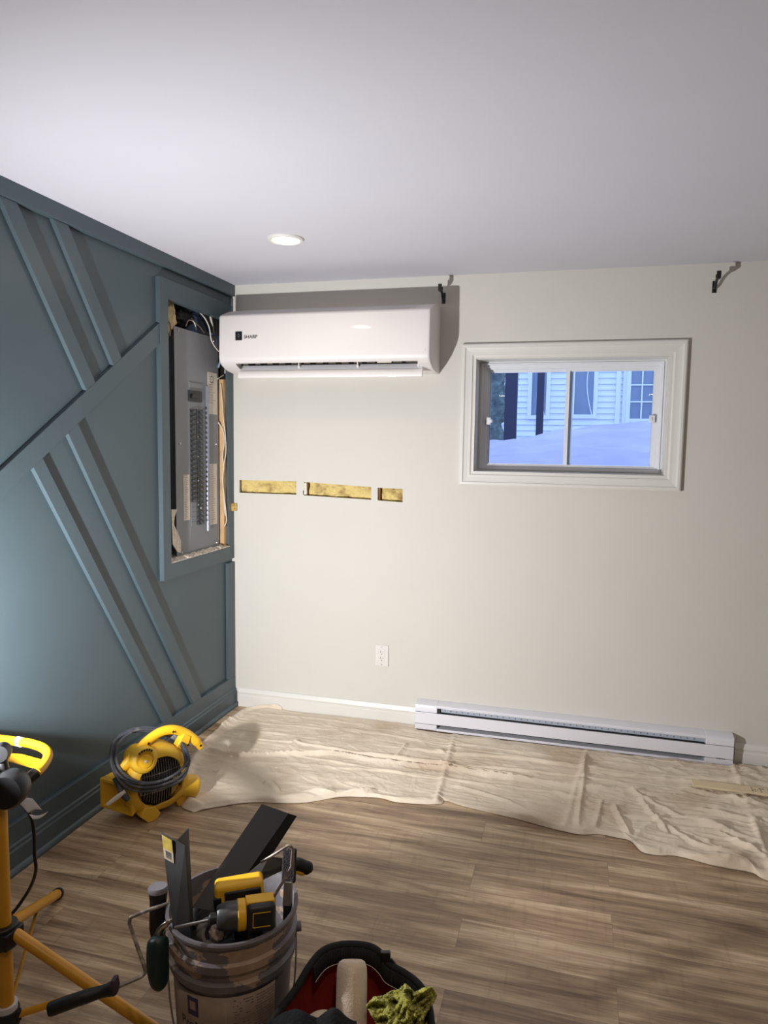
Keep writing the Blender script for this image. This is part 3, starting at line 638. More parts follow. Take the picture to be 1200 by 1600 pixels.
cable([(341, 660, -.02), (348, 672, -.006), (350.5, 690, .004), (347.5, 712, .0), (349.5, 728, .004), (348, 750, .002), (350, 775, .003), (353, 800, .006), (354, 814, .006), (350, 823, .002)], .0035, m_cw, 'long white cable hanging down the stud right of the breaker panel')
cable([(345, 600, -.01), (347, 625, .0), (349, 655, .003), (352, 680, .005), (353, 705, .006), (350, 726, .005), (348, 745, -.004), (350, 785, -.002), (352, 806, .004)], .003, m_cw, 'pale twisted cable behind the long white one beside the stud')
cable([(343, 575, -.05), (346, 640, -.04), (344, 700, -.04), (345, 770, -.04), (342, 830, -.04)], .005, m_cblk, 'black cable hanging in the gap right of the breaker panel')
cable([(340, 592, -.01), (349, 586, -.005)], .003, m_cw, 'short white cable end poking out below the air conditioner corner')
cable([(346, 555, -.004), (344, 565, -.006), (341, 574, -.02)], .006, mat('grey_cable', (120, 130, 150), .5), 'grey cable bend beside the left end of the air conditioner')
# torn lower edge and scraps
def torn(u, v):
    y = OY0 + .004 + (OY1 - OY0 - .008) * u; nz = noise.fractal(Vector((y * 30, v * 2, 0)), 1, 2, 4)
    return Vector((-.055 + .075 * v, y, OZ0 + .012 + .010 * nz - .012 * v + (.004 * noise.noise(Vector((y * 90, 0, v * 9))))))
tag(MB().grid(torn, 160, 8).build('drywall_edge', m_dry, smooth=0, solid=.008), 'ragged torn drywall ledge along the bottom of the breaker opening', 'scrap')
P = [at(a, b, 0, -.012) for a, b in ((267, 796), (276, 796), (272, 808), (271, 820), (277, 832), (282, 845), (282, 864), (276, 862), (269, 850))]
tag(MB().prism(P, (.003, 0, 0)).build('drywall_paper', m_dry, smooth=0), 'torn flap of beige drywall paper left of the breaker panel', 'scrap')
# brass latch on the frame corner
q = at(363, 793, 0, .024)
la = empty('cabinet_latch', 'small brass catch screwed to the teal frame edge at the corner', 'latch', (q.x, q.y, q.z))
MB().box(.0140, .0175, -.034, -.004, q.z - .022, q.z + .022).box(.0175, .034, -.008, -.004, q.z - .020, q.z + .020).build('plate', m_brass, la, bevel=.001)
MB().cyl((.017, -.020, q.z + .009), (.020, -.020, q.z + .009), .004).cyl((.017, -.020, q.z - .009), (.020, -.020, q.z - .009), .004).build('screws', m_steel, la)

# ------------------------------------------------------------ drop cloth
front = [(.40, -1.125), (.47, -1.062), (.591, -.985), (.72, -.955), (.802, -.922), (.92, -.84), (1.029, -.808), (1.09, -.80), (1.153, -.815), (1.25, -.80), (1.335, -.775), (1.345, -.742), (1.42, -.765), (1.52, -.785), (1.625, -.802), (1.76, -.835), (1.883, -.852), (1.95, -.830), (2.011, -.833), (2.069, -.845), (2.104, -.909), (2.16, -.915), (2.229, -.901), (2.353, -.930), (2.465, -.935), (2.51, -.97), (2.7, -1.0), (3.3, -1.02)]
left = [(.245, -.018), (.15, -.04), (.085, -.105), (.085, -.3), (.105, -.55), (.15, -.78), (.24, -.98), (.33, -1.10), (.40, -1.125)]
def pl(P, t):
    L = [0]
    for a, b in zip(P[:-1], P[1:]): L.append(L[-1] + math.dist(a, b))
    d = t * L[-1]
    for i in range(len(P) - 1):
        if d <= L[i + 1] + 1e-9:
            k = (d - L[i]) / (L[i + 1] - L[i]); return Vector((P[i][0] * (1 - k) + P[i + 1][0] * k, P[i][1] * (1 - k) + P[i + 1][1] * k, 0))
    return Vector((*P[-1], 0))
fs_ = [tuple(v)[:2] for v in sm([(x, y, 0) for x, y in front], 5)]; ls_ = [tuple(v)[:2] for v in sm([(x, y, 0) for x, y in left], 6)]
backl = [(.245, -.018), (1.05, -.019), (1.08, -.073), (2.56, -.073), (2.60, -.035), (3.3, -.03)]
CR = [([(300, 1190), (326, 1173), (360, 1180), (429, 1179), (517, 1177), (590, 1190), (700, 1201), (750, 1208), (910, 1231), (1025, 1242), (1100, 1243)], .017),
      ([(560, 1176), (640, 1186), (750, 1203), (830, 1213)], .010),
      ([(910, 1205), (1000, 1212), (1100, 1226), (1200, 1239)], .010),
      ([(916, 1178), (913, 1200), (912, 1226), (907, 1262), (904, 1300)], .014),
      ([(429, 1179), (448, 1170), (466, 1158)], .012), ([(616, 1184), (628, 1172), (636, 1161)], .010),
      ([(410, 1222), (424, 1222), (438, 1240)], .014), ([(330, 1212), (370, 1196), (420, 1192)], .010),
      ([(470, 1235), (520, 1241), (560, 1238), (590, 1234)], .016),
      ([(975, 1232), (1010, 1250), (1060, 1275), (1110, 1292), (1200, 1322)], .012), ([(1000, 1246), (1022, 1276), (1046, 1304)], .012),
      ([(958, 1258), (972, 1284), (986, 1309)], .014), ([(942, 1250), (936, 1276), (930, 1296)], .010), ([(1060, 1230), (1120, 1244), (1200, 1262)], .010),
      ([(1080, 1262), (1140, 1276), (1200, 1288)], .011), ([(1040, 1290), (1090, 1318), (1140, 1330)], .012), ([(1120, 1300), (1160, 1322), (1200, 1342)], .012),
      ([(860, 1236), (900, 1248), (940, 1262), (985, 1268)], .010), ([(700, 1225), (760, 1240), (830, 1268)], .009), ([(1125, 1240), (1165, 1256), (1195, 1246)], .010),
      ([(680, 1170), (700, 1180), (720, 1178)], .007), ([(500, 1130), (540, 1140), (600, 1143)], .005), ([(365, 1118), (345, 1140), (310, 1172)], .012)]
CRW = []
for pts_, hgt_ in CR:
    W_ = [at(a_, b_, 2, .012) for a_, b_ in pts_]; W_ = [(q_.x, q_.y) for q_ in sm(W_, 4)]
    xs_ = [q_[0] for q_ in W_]; ys_ = [q_[1] for q_ in W_]; CRW.append((W_, hgt_, min(xs_) - .05, max(xs_) + .05, min(ys_) - .05, max(ys_) + .05))
def crease(x, y):
    z = 0
    for W_, h_, xa, xb, ya, yb in CRW:
        if not (xa < x < xb and ya < y < yb): continue
        best = 9; bs = 0; bt = 0; n_ = len(W_) - 1
        for i in range(n_):
            ax, ay = W_[i]; bx, by = W_[i + 1]; dx, dy = bx - ax, by - ay; L2 = dx * dx + dy * dy + 1e-12
            t_ = max(0, min(1, ((x - ax) * dx + (y - ay) * dy) / L2)); ex, ey = x - ax - t_ * dx, y - ay - t_ * dy; d = math.hypot(ex, ey)
            if d < best: best = d; bs = ex * dy - ey * dx; bt = (i + t_) / n_
        tp = min(1, bt * 7) * min(1, (1 - bt) * 7)
        w_ = (.026 if bs > 0 else .011) * (.7 + h_ * 20)
        z += h_ * tp * max(0, 1 - best / w_) ** 1.4
    return z
def cloth(u, v):                      # u along, v from back (0) to front (1)
    F = pl(fs_, u); B = pl(backl, u); Lf = pl(ls_, v); R = Vector((3.3, -.03 + v * (-1.02 + .03), 0))
    c = [Vector((*backl[0], 0)), Vector((*backl[-1], 0)), Vector((*front[0], 0)), Vector((*front[-1], 0))]
    P = B * (1 - v) + F * v + Lf * (1 - u) + R * u - (c[0] * (1 - u) * (1 - v) + c[1] * u * (1 - v) + c[2] * (1 - u) * v + c[3] * u * v)
    x, y = P.x, P.y
    wob = .05 * noise.noise(Vector((x * 1.3, 3, 0)))
    z = .006
    for yc, wd, hh, x0, x1 in ((-.28, .022, .020, .9, 3.3), (-.40, .014, .020, .25, 2.2), (-.56, .012, .010, .5, 2.9), (-.16, .012, .008, .5, 1.6), (-.66, .014, .012, 1.5, 3.3), (-.50, .02, .010, 1.9, 3.3)):
        yy = yc + wob * 1.4 + .03 * (x - 1.5) * (1 if yc > -.5 else -.6)
        d = (y - yy) / wd; am = max(0, min(1, (x - x0) * 4)) * max(0, min(1, (x1 - x) * 4))
        z += hh * .45 * am * (math.exp(-d * d) if d > 0 else math.exp(-d * d * 5))
    for xc, sl_ in ((1.87, .12), (1.30, -.06), (2.55, .05)):        # cross creases
        d = (x - xc - sl_ * (y + .5)) / .012; z += .012 * math.exp(-d * d) * (.5 + .5 * noise.noise(Vector((xc, y * 6, 0))))
    for k in range(7):
        ph = noise.noise(Vector((k * 7.3, 1, 1))); yc = -.14 - k * .115 + .10 * noise.noise(Vector((x * .9 + k * 3.7, k * 2.1, 0))) + .05 * (x - 1.6) * ph * 2
        am = max(0, noise.noise(Vector((x * 1.1 + k * 5.1, k * 1.7, 5))) + .15) * 1.6; d = (y - yc) / (.010 + .006 * am)
        z += .005 * am * (math.exp(-d * d) if d > 0 else math.exp(-d * d * 4))
    r = noise.fractal(Vector((x * 5, y * 9, 0)), 1, 2.1, 5); rdg = 1 - abs(noise.noise(Vector((x * 2.0 + y * 4, y * 10 - x * 1.5, 2.2)))) * 2.2
    rdg2 = 1 - abs(noise.noise(Vector((x * 4 - y * 5, y * 17 + x * 2.5, 7)))) * 2.4
    amp = .5 + .8 * max(0, min(1, (x - 1.8) * 2))
    z += .004 * r + (.004 * max(0, rdg) ** 4 + .004 * max(0, rdg2) ** 4) * amp
    px_, py_ = x + .05 * noise.noise(Vector((x * 3, y * 3, 8))), y
    for f_, a_, rot in ((2.2, .008, .25), (4.6, .004, -.5), (9.5, .002, .8), (19, .0010, 0)):
        cx_, sx_ = math.cos(rot), math.sin(rot); n_ = noise.noise(Vector(((px_ * cx_ + py_ * sx_) * f_, (-px_ * sx_ + py_ * cx_) * f_ * 1.7, f_)))
        z += a_ * amp * (1 - abs(n_) * 2.2) ** 2
    e = (1 - v) if v > .5 else 1; z += .016 * math.exp(-((1 - v) - .045) ** 2 / .0009) * (.5 + .9 * noise.noise(Vector((x * 3.2, 9, 0))))
    z += crease(x, y)
    if u < .04: z += .014 * math.exp(-(u - .012) ** 2 / .00003)
    ed = min((1 - v) / .02, 1) * min(u / .006, 1)
    z = max(.003, z) * (.12 + .88 * ed) + .001
    if v < .02 and u < .02: z += .012
    return Vector((x, y, z))
tag(MB().grid(cloth, 720, 230).build('drop_cloth', m_canvas, smooth=80, solid=.0015), 'wrinkled beige canvas drop cloth spread on the floor along the back wall', 'drop cloth')
# lath on the cloth
a = at(1081, 1227, 2, .035); bdir = (at(1200, 1242, 2, .035) - a).normalized()
ls = empty('wooden_stick', 'flat pale wooden stick lying on the drop cloth at the right edge', 'stick', tuple(a))
nrm = Vector((-bdir.y, bdir.x, 0))
MB().obox(a + bdir * .30 + Vector((0, 0, .011)), (bdir, nrm, (0, 0, 1)), (.30, .028, .004)).build('board', mat('pale_stick_wood', (224, 204, 168), .6, var=.06, scale=14), ls, bevel=.001)
mk = MB(); random.seed(5)
for r in range(3):
    for c_ in range(7):
        if random.random() < .75: mk.obox(a + bdir * (.235 + c_ * .011) + nrm * (.014 - r * .013) + Vector((0, 0, .0153)), (bdir, nrm, (0, 0, 1)), (random.uniform(.002, .0045), .0025, .0003))
mk.build('stamped_marks', m_ink, ls, smooth=0)

# ------------------------------------------------------------ yellow blower fan
fn_ = Vector((.8645, -.5026, 0)); fu = Vector((.5026, .8645, 0)); fo_ = Vector((.262, -1.240, 0)); fz = Vector((0, 0, 1))
def F(u, z, b=0): return fo_ + fu * u + fz * z - fn_ * b     # b = distance back from the front face
fan = empty('blower_fan', 'dusty yellow portable blower fan standing against the teal wall by the cloth', 'fan', tuple(fo_))
GC = (.066, .146)
def scroll(th):   # housing radius, grows towards the outlet at lower left
    return .128
hs_ = MB(); NB = 56
def ringpts(r, b, sq=0):
    out = []
    for k in range(NB):
        a_ = 2 * math.pi * k / NB; c, s = math.cos(a_), math.sin(a_)
        rr_ = r
        if c > 0 and s < -.2: rr_ *= 1 + .14 * min(1, c * 1.3) * min(1, -s * 1.6)   # bulge lower right
        if c < 0 and s < 0: rr_ *= 1 + .10 * min(1, -c * 2 * -s * 1.5)
        out.append(F(GC[0] + rr_ * c, max(.006, GC[1] + rr_ * s * 1.02), b))
    return out
lay = [(.090, .006), (.094, 0), (.108, .004), (.122, .016), (.129, .034), (.131, .07), (.129, .11), (.120, .128), (.095, .138), (.0, .140)]
for r, b_ in lay: hs_.v += ringpts(max(r, .001), b_)
for i in range(len(lay) - 1):
    for k in range(NB): hs_.f.append((i * NB + k, (i + 1) * NB + k, (i + 1) * NB + (k + 1) % NB, i * NB + (k + 1) % NB))
hs_.m = [0] * len(hs_.f); hs_.build('housing', m_yeldust, fan, smooth=50)
# grille
inn = MB().lathe([(.0005, 0), (.092, 0), (.092, .035)], F(*GC, .04), 40, ax=tuple(fn_)); inn.build('intake_recess', m_dark, fan)
gr = MB()
for k in range(-8, 9):
    x = k * .0102; h_ = math.sqrt(max(0, .089 ** 2 - x * x)); 
    if h_ > .01: gr.tube([F(GC[0] + x, GC[1] - h_, .004), F(GC[0] + x, GC[1] - h_ * .5, -.004), F(GC[0] + x, GC[1], -.007), F(GC[0] + x, GC[1] + h_ * .5, -.004), F(GC[0] + x, GC[1] + h_, .004)], .0016, 6)
for z in (-.035, .0, .035):
    h_ = math.sqrt(.089 ** 2 - z * z); gr.tube([F(GC[0] - h_, GC[1] + z, .003), F(GC[0], GC[1] + z, -.008), F(GC[0] + h_, GC[1] + z, .003)], .0014, 6)
gr.build('intake_grille', m_steel, fan)
bl_ = MB()
for k in range(14):
    a_ = 2 * math.pi * k / 14; c, s = math.cos(a_), math.sin(a_)
    bl_.prism([F(GC[0] + c * .05, GC[1] + s * .05, .03), F(GC[0] + c * .085, GC[1] + s * .085, .03), F(GC[0] + c * .085 - s * .004, GC[1] + s * .085 + c * .004, .03), F(GC[0] + c * .05 - s * .004, GC[1] + s * .05 + c * .004, .03)], -fn_ * -.006)
bl_.build('impeller', m_toolb, fan, smooth=0)
# right hand outlet drum
MB().lathe([(.0005, -.004), (.036, -.004), (.044, .004), (.046, .012), (.047, .085), (.060, .12)], F(.238, .052, .035), 32, ax=tuple(-fu * .92 - fn_ * .25 + fz * .28)).build('side_boss', m_yeldust, fan)
MB().prism([F(.150, .0, .02), F(.190, .0, .02), F(.196, .030, .02), F(.13, .045, .02)], -fn_ * .03).build('foot', m_yeldust, fan, bevel=.003)
MB().prism([F(-.030, .036, -.012), F(.004, .0, -.012), F(.040, .0, -.012), F(.056, .022, -.012), F(.03, .055, -.012), F(-.01, .065, -.012)], -fn_ * .035).build('foot', m_yeldust, fan, bevel=.003)
MB().prism([F(-.03, .0, .11), F(.12, .0, .11), F(.12, .03, .11), F(-.03, .05, .11)], -fn_ * .02).build('foot', m_yeldust, fan, bevel=.003)
# discharge chute lower left (hollow box)
A = [F(-.128, .150, .10), F(-.095, .20, .11), F(-.030, .17, .06), F(-.045, .125, .02), F(-.048, .050, .02), F(-.07, .045, .06)]
ch = MB(); d_ = (-fu * .75 - fn_ * -.0 - fz * .30).normalized()
c1_ = [F(-.01, .20, .02), F(-.01, .06, .02), F(-.01, .06, .12), F(-.01, .20, .12)]
ext = [(-.085, .045, .022), (-.085, .13, .022)]
o1 = [F(-.052, .158, .012), F(-.050, .036, .012), F(-.125, .060, .125), F(-.125, .175, .125)]
i1 = [p_ * 1 for p_ in [F(-.058, .146, .022), F(-.056, .048, .022), F(-.119, .070, .115), F(-.119, .163, .115)]]
vs = c1_ + o1 + i1 + [q_ + (fu * .05) for q_ in i1]
fs2 = [(k, (k + 1) % 4, 4 + (k + 1) % 4, 4 + k) for k in range(4)] + [(4 + k, 4 + (k + 1) % 4, 8 + (k + 1) % 4, 8 + k) for k in range(4)] + [(8 + k, 8 + (k + 1) % 4, 12 + (k + 1) % 4, 12 + k) for k in range(4)] + [(12, 13, 14, 15)]
ch.add(vs, fs2); ch.build('discharge_chute', m_yeldust, fan, smooth=0, bevel=.002)
# motor cover / switch dome on top left
dax = (fn_ * .96 + fz * .22 - fu * .12).normalized(); dc_ = F(-.002, .252, -.004)
MB().lathe([(.050, -.11), (.052, -.010), (.047, .0), (.034, .004), (.032, .002), (.0005, .002)], dc_, 36, ax=tuple(dax)).build('motor_cover', m_yeldust, fan, smooth=50)
kn = MB().lathe([(.025, 0), (.025, .007), (.021, .009), (.0005, .009)], dc_ + dax * .002 - fz * .004, 28, ax=tuple(dax)).build('speed_dial', m_yel, fan)
MB().lathe([(.006, 0), (.005, .004), (.0005, .005)], dc_ + dax * .011 - fz * .004, 14, ax=tuple(dax)).build('dial_screw', m_paper, kn)
dk = MB()
for k in range(6):
    a_ = math.radians(50 + k * 15); dk.obox(dc_ + dax * .004 + (fu * math.cos(a_) + fz * math.sin(a_)) * .040, (fu * math.sin(a_) - fz * math.cos(a_), fu * math.cos(a_) + fz * math.sin(a_), dax), (.0038, .0045, .001))
dk.build('dial_marks', m_black, fan, smooth=0)
# handle: long arched bar with drop to the body
hp = sm([F(-.076, .205, .055), F(-.045, .240, .05), F(-.010, .268, .05), F(.032, .296, .055), (F(.09, .316, .06)), F(.146, .313, .06), F(.20, .285, .06), F(.243, .245, .055), F(.270, .205, .05)], 8)
MB().tube(hp, [.019 if 3 < i < len(hp) - 5 else .016 for i in range(len(hp))], 14, flat=.75).build('handle', m_yel, fan, smooth=60)
MB().prism([F(.150, .235, .04), F(.195, .205, .04), F(.222, .270, .04), F(.188, .290, .04)], -fn_ * .035).build('handle_strut', m_yel, fan, bevel=.004)
hsx = MB()
for u_, z_ in ((-.068, .213), (.034, .294), (.14, .312), (.262, .218), (.205, .238)):
    hsx.lathe([(.005, 0), (.0005, .001)], F(u_, z_, .0375), 12, ax=tuple(fn_))
hsx.build('screw_holes', m_black, fan)
# cord
cd_ = MB()
cl_ = [
 [F(.175, .245, .02), F(.176, .205, -.014), F(.142, .180, -.026), F(.087, .162, -.030), F(.007, .165, -.024), F(-.060, .195, -.004), F(-.084, .235, .05), F(-.066, .282, .10), F(-.02, .308, .13), (F(.06, .318, .15)), F(.14, .29, .13), F(.178, .265, .07)],
 [F(.180, .238, .01), F(.178, .190, -.016), F(.141, .158, -.030), F(.086, .146, -.034), F(.007, .150, -.030), F(-.064, .175, -.014), F(-.088, .215, .05), F(-.072, .272, .11), F(-.03, .312, .15), F(.06, .300, .16), F(.14, .272, .14), F(.183, .255, .07)],
 [F(.170, .235, .015), F(.168, .180, -.020), F(.135, .140, -.032), F(.070, .132, -.034), F(-.02, .142, -.026), F(-.085, .175, .0), F(-.104, .24, .06), F(-.07, .30, .12), F(-.0, .318, .14), F(.08, .308, .14), F(.15, .275, .12), F(.175, .25, .06)],
 [F(.172, .24, .02), F(.160, .195, -.018), F(.120, .172, -.030), F(.050, .160, -.030), F(-.03, .172, -.020), F(-.088, .205, .02), F(-.094, .252, .08), F(-.055, .300, .13), F(.02, .322, .15), F(.1, .300, .15), F(.165, .268, .10), F(.178, .255, .05)]]
for i, c_ in enumerate(cl_):
    P_ = sm(c_ + [c_[0]], 6)[:-1]; MB().tube(P_, .0058, 8, closed=True).build('power_cord', m_cord, fan, smooth=60)
pg = MB().tube([F(-.105, .20, .04), F(-.092, .165, .02), F(-.086, .14, .0), F(-.075, .12, -.012)], [.008, .012, .014, .010], 10).build('cord_plug', m_cord, fan)
part(MB().tube([F(-.083, .155, -.004), F(-.12, .138, .0), F(-.150, .122, .005)], [.008, .009, .006], 8).build('cord_strap', m_paper, fan), 'pale tape strap hanging off the cord')

# ------------------------------------------------------------ tripod work light
MX, MY = .50, -2.20
wl = empty('tripod_work_light', 'yellow tripod work light at the left edge of the picture', 'work light', (MX, MY, 0))
mz0, mz1 = .06, .60
MB().cyl((MX, MY, .04), (MX, MY, mz1), .0185, n=24).build('mast', m_amber, wl)
MB().cyl((MX, MY, .23), (MX, MY, .285), .034, n=16).box(MX - .03, MX + .035, MY - .03, MY + .03, .235, .275).build('leg_collar', m_black, wl, bevel=.003)
MB().cyl((MX, MY, .018), (MX, MY, .06), .030, n=20).build('bottom_hub', m_blackp, wl)
MB().cyl((MX, MY, .06), (MX, MY, .075), .026, n=20).build('hub_washer', m_acg, wl)
feet = [(Vector((.255, -1.72, .012))), Vector((.892, -2.118, .012)), Vector((.15, -2.5, .012))]
topc = Vector((MX, MY, .262))
for k, ft in enumerate(feet):
    dirh = Vector((ft.x - MX, ft.y - MY, 0)).normalized(); a_ = topc + dirh * .026
    lg = MB().cyl(a_, ft, .0145, n=18).build('leg', m_amber, wl)
    MB().cyl(ft - (ft - a_).normalized() * .018, ft + (ft - a_).normalized() * .004, .0175, n=18).build('foot_cap', m_blackp, lg)
    mpt = a_.lerp(ft, .55); hb_ = Vector((MX, MY, .045)) + dirh * .028
    MB().tube([hb_, mpt], .0085, 8, flat=.35).build('brace', m_amber, wl)
    MB().cyl(hb_ - Vector((0, 0, .012)), hb_ + Vector((0, 0, .012)), .009).build('hinge', m_blackp, wl)
FZ = .590
m_gfr = mat('bright_yellow_frame_paint', (222, 160, 14), .45, var=.03)
U = lambda x, y, z=FZ: at(x, y, 2, z)
# clamp and knob
cc = at(14, 1232, 1, MY); MB().lathe([(.0005, -.03), (.038, -.03), (.044, -.018), (.044, .018), (.038, .03), (.0005, .03)], (cc.x + .002, MY, cc.z), 28, ax=(.35, -1, .1)).build('tilt_clamp', m_black, wl)
kk = at(1, 1176, 1, MY + .02); MB().lathe([(.0005, -.02), (.022, -.02), (.024, 0), (.020, .02), (.0005, .02)], kk, 20, ax=(.6, -1, .2)).build('tilt_knob', m_black, wl)
MB().cyl(kk, (cc.x - .005, MY, cc.z), .012, n=12).build('clamp_stem', m_black, wl)
P = [U(-120, 1133), U(-60, 1144), U(0, 1155), U(45, 1161), U(64, 1167), U(74, 1175), U(74, 1185), U(66, 1198), U(56, 1208)]
P = P[:4] + sm(P[3:], 5)[1:]
gf = MB().tube(P, .0130, 14).build('guard_frame', m_gfr, wl, smooth=60)
MB().tube([U(57, 1207), U(45, 1217, FZ - .01), U(34, 1226, FZ - .02)], .0155, 14).build('rubber_grip', m_black, wl)
MB().prism([U(-60, 1160), U(18, 1179), U(34, 1180), U(66, 1189), U(54, 1202), U(20, 1192), U(-60, 1180)], (0, 0, .004)).build('frame_plate', m_gfr, wl, bevel=.001)
t0, t1 = U(27, 1158), U(34, 1160); MB().tube([t0, t1], .0142, 16).build('tape_band', m_paper, wl)
# lamp head with the LED panel
N = LAMP_N; Xh = Vector((N.y, -N.x, 0)).normalized(); Yh_ = N.cross(Xh).normalized(); HC = LAMP_P - N * .03
hd = MB().obox(HC - N * .012, (Xh, Yh_, N), (.058, .075, .022)).build('lamp_head', m_yel, wl, bevel=.008)
MB().obox(HC + N * .012, (Xh, Yh_, N), (.050, .065, .003)).build('led_panel', m_lampglow, hd, smooth=0)
VB = Vector((.20, .49, .85)).normalized(); VD = (N - VB * N.dot(VB)).normalized(); VS = VB.cross(VD)
h0_, h1_ = LAMP_P - VB * .030 - VD * .02, LAMP_P + VD * .16 - VB * .002
MB().prism([h0_ - VS * .07, h0_ + VS * .07, h1_ + VS * .13, h1_ - VS * .10], -VB * .002).build('added_light_blocker', m_black, hd, smooth=0)  # added plate, keeps lamp light off the floor, bucket and lower teal wall
fins = MB()
for k in range(-4, 5): fins.obox(HC - N * .040 + Xh * (k * .011), (Xh, Yh_, N), (.0015, .06, .010))
fins.build('cooling_fins', m_black, hd, smooth=0)
MB().tube([HC - N * .02 - Yh_ * .0 + Xh * .06, Vector((MX - .07, MY, .70)), Vector((MX - .01, MY, .60))], .010, 8).build('yoke_arm', m_black, wl)
area('led_lamp', tuple(LAMP_P - N * .010), tuple(N), .055, LAMP_W, LAMP_COL, hd)
# cord hanging from the head with a paper tag
dc = 1.93
pc = [dp(14, 1240, 1.88), dp(33, 1256, 1.88), dp(48, 1275, 1.88), dp(53, 1300, 1.89), dp(54, 1335, 1.90), dp(56, 1360, 1.92), dp(48, 1385, 1.95), dp(34, 1408, 1.98), dp(18, 1428, 2.0), dp(-10, 1450, 2.02)]
MB().tube(sm(pc, 6), .0045, 8).build('power_cord', m_black, wl, smooth=60)
def tagf(u, v):
    a_ = dp(27, 1253, 1.87).lerp(dp(44, 1271, 1.87), v); b_ = dp(51, 1248, 1.875).lerp(dp(66, 1266, 1.875), v)
    return a_.lerp(b_, u) + Vector((0, 0, .006 * math.sin(u * 3.1)))
part(MB().grid(tagf, 12, 8).build('warning_tag', m_acg, wl, smooth=60, solid=.0006), 'grey-white paper warning tag wrapped on the cord')
def tagg(u, v):
    a_ = dp(45, 1272, 1.86).lerp(dp(51, 1280, 1.86), v); b_ = dp(76, 1267, 1.88)
    return a_.lerp(b_, u) + Vector((0, 0, -.008 * math.sin(u * 3.1)))
MB().grid(tagg, 12, 4).build('warning_tag', m_acg, wl, smooth=60, solid=.0006)

# ------------------------------------------------------------ bucket
BC = Vector((1.070, -2.100, 0)); BH = .385; BR = .1535
bk = empty('paint_bucket', 'grey plastic paint bucket smeared with beige paint and filled with tools', 'bucket', tuple(BC))
prof = [(.0005, .004), (.122, .004), (.127, .010), (.139, .262), (.140, .268), (.149, .271), (.150, .287), (.141, .291), (.142, .312), (.151, .316), (.152, .334), (.144, .338), (.148, .372), (.1535, .376), (.1545, .383), (.152, .387), (.146, .387), (.144, .380), (.138, .26), (.124, .012), (.0005, .010)]
MB().lathe(prof, BC, 72).build('pail', m_bucket, bk, smooth=35)
vdir = (Vector((CAM.x, CAM.y, 0)) - Vector((BC.x, BC.y, 0))).normalized(); rdir = Vector((-vdir.y, vdir.x, 0))   # rdir: to the right in the picture
def BP(th, z, off=0):    # angle from the camera-facing line, positive to the right
    r = .127 + (z - .01) / .252 * .012 + off; return BC + (vdir * math.cos(th) + rdir * math.sin(th)) * r + Vector((0, 0, z))
lb = MB().grid(lambda u, v: BP(-1.15 + 1.88 * u, .03 + .225 * v, .0012), 60, 4).build('bucket_label', m_bucketlabel, bk, smooth=60, solid=.0008)
MB().grid(lambda u, v: BP(-.12 + .006 * u, .03 + .215 * v, .0022), 1, 4).build('label_rule', m_acg, lb, smooth=0)
MB().grid(lambda u, v: BP(-.80 + .22 * u, .198 + .046 * v, .0022), 8, 4).build('blue_logo', mat('logo_blue', (38, 44, 96), .5, var=.2, scale=60), lb, smooth=0)
MB().grid(lambda u, v: BP(-.75 + .12 * u, .212 + .022 * v, .0026), 8, 4).build('logo_mark', m_bucketlabel, lb, smooth=0)
vs, fsx = text_mesh('ProMar', .029)
tm = MB().add([BP(-.97 + v_.x / .138, .166 + v_.y, .0026) for v_ in vs], fsx); tm.build('lettering', m_ink, lb, smooth=0)
sp = MB(); random.seed(9)
for r in range(4):
    x_ = -.95
    while x_ < -.25:
        w_ = random.uniform(.03, .09); z_ = .148 - r * .018
        if random.random() < .8: sp.grid(lambda u, v, x_=x_, w_=w_, z_=z_: BP(x_ + w_ * u, z_ + .007 * v, .0024), 3, 1)
        x_ += w_ + .02
for r in range(26):
    x_ = .0
    while x_ < .70:
        w_ = random.uniform(.01, .05); z_ = .245 - r * .007
        if random.random() < (.85 if x_ > .34 and r < 14 else .35): sp.grid(lambda u, v, x_=x_, w_=w_, z_=z_: BP(x_ + w_ * u, z_ + .0018 * v, .0024), 2, 1)
        x_ += w_ + .008
sp.build('small_print', mat('label_print_grey', (112, 100, 96), .6), lb, smooth=0)
wp = [BC + rdir * (.150 * math.cos(a_)) + vdir * (.172 * math.sin(a_)) + Vector((0, 0, .300 - .285 * math.sin(a_))) for a_ in [math.pi * k / 28 for k in range(29)]]
wp = [BC + rdir * .152 + Vector((0, 0, .31))] + wp + [BC - rdir * .152 + Vector((0, 0, .31))]
MB().tube(wp, .0022, 8).build('bail_wire', m_steel, bk, smooth=60)
for s_ in (1, -1): MB().cyl(BC + rdir * .146 * s_ + Vector((0, 0, .303)), BC + rdir * .162 * s_ + Vector((0, 0, .303)), .012, n=16).build('bail_ear', m_bucket, bk)

def quad_plate(mb, pts, th=.002):
    P_ = [Vector(p_) for p_ in pts]; nn = (P_[1] - P_[0]).cross(P_[-1] - P_[0]).normalized(); return mb.prism(P_, nn * th)
m_stk = mat('grubby_sticker', (150, 136, 118), .7, var=.2, scale=50)
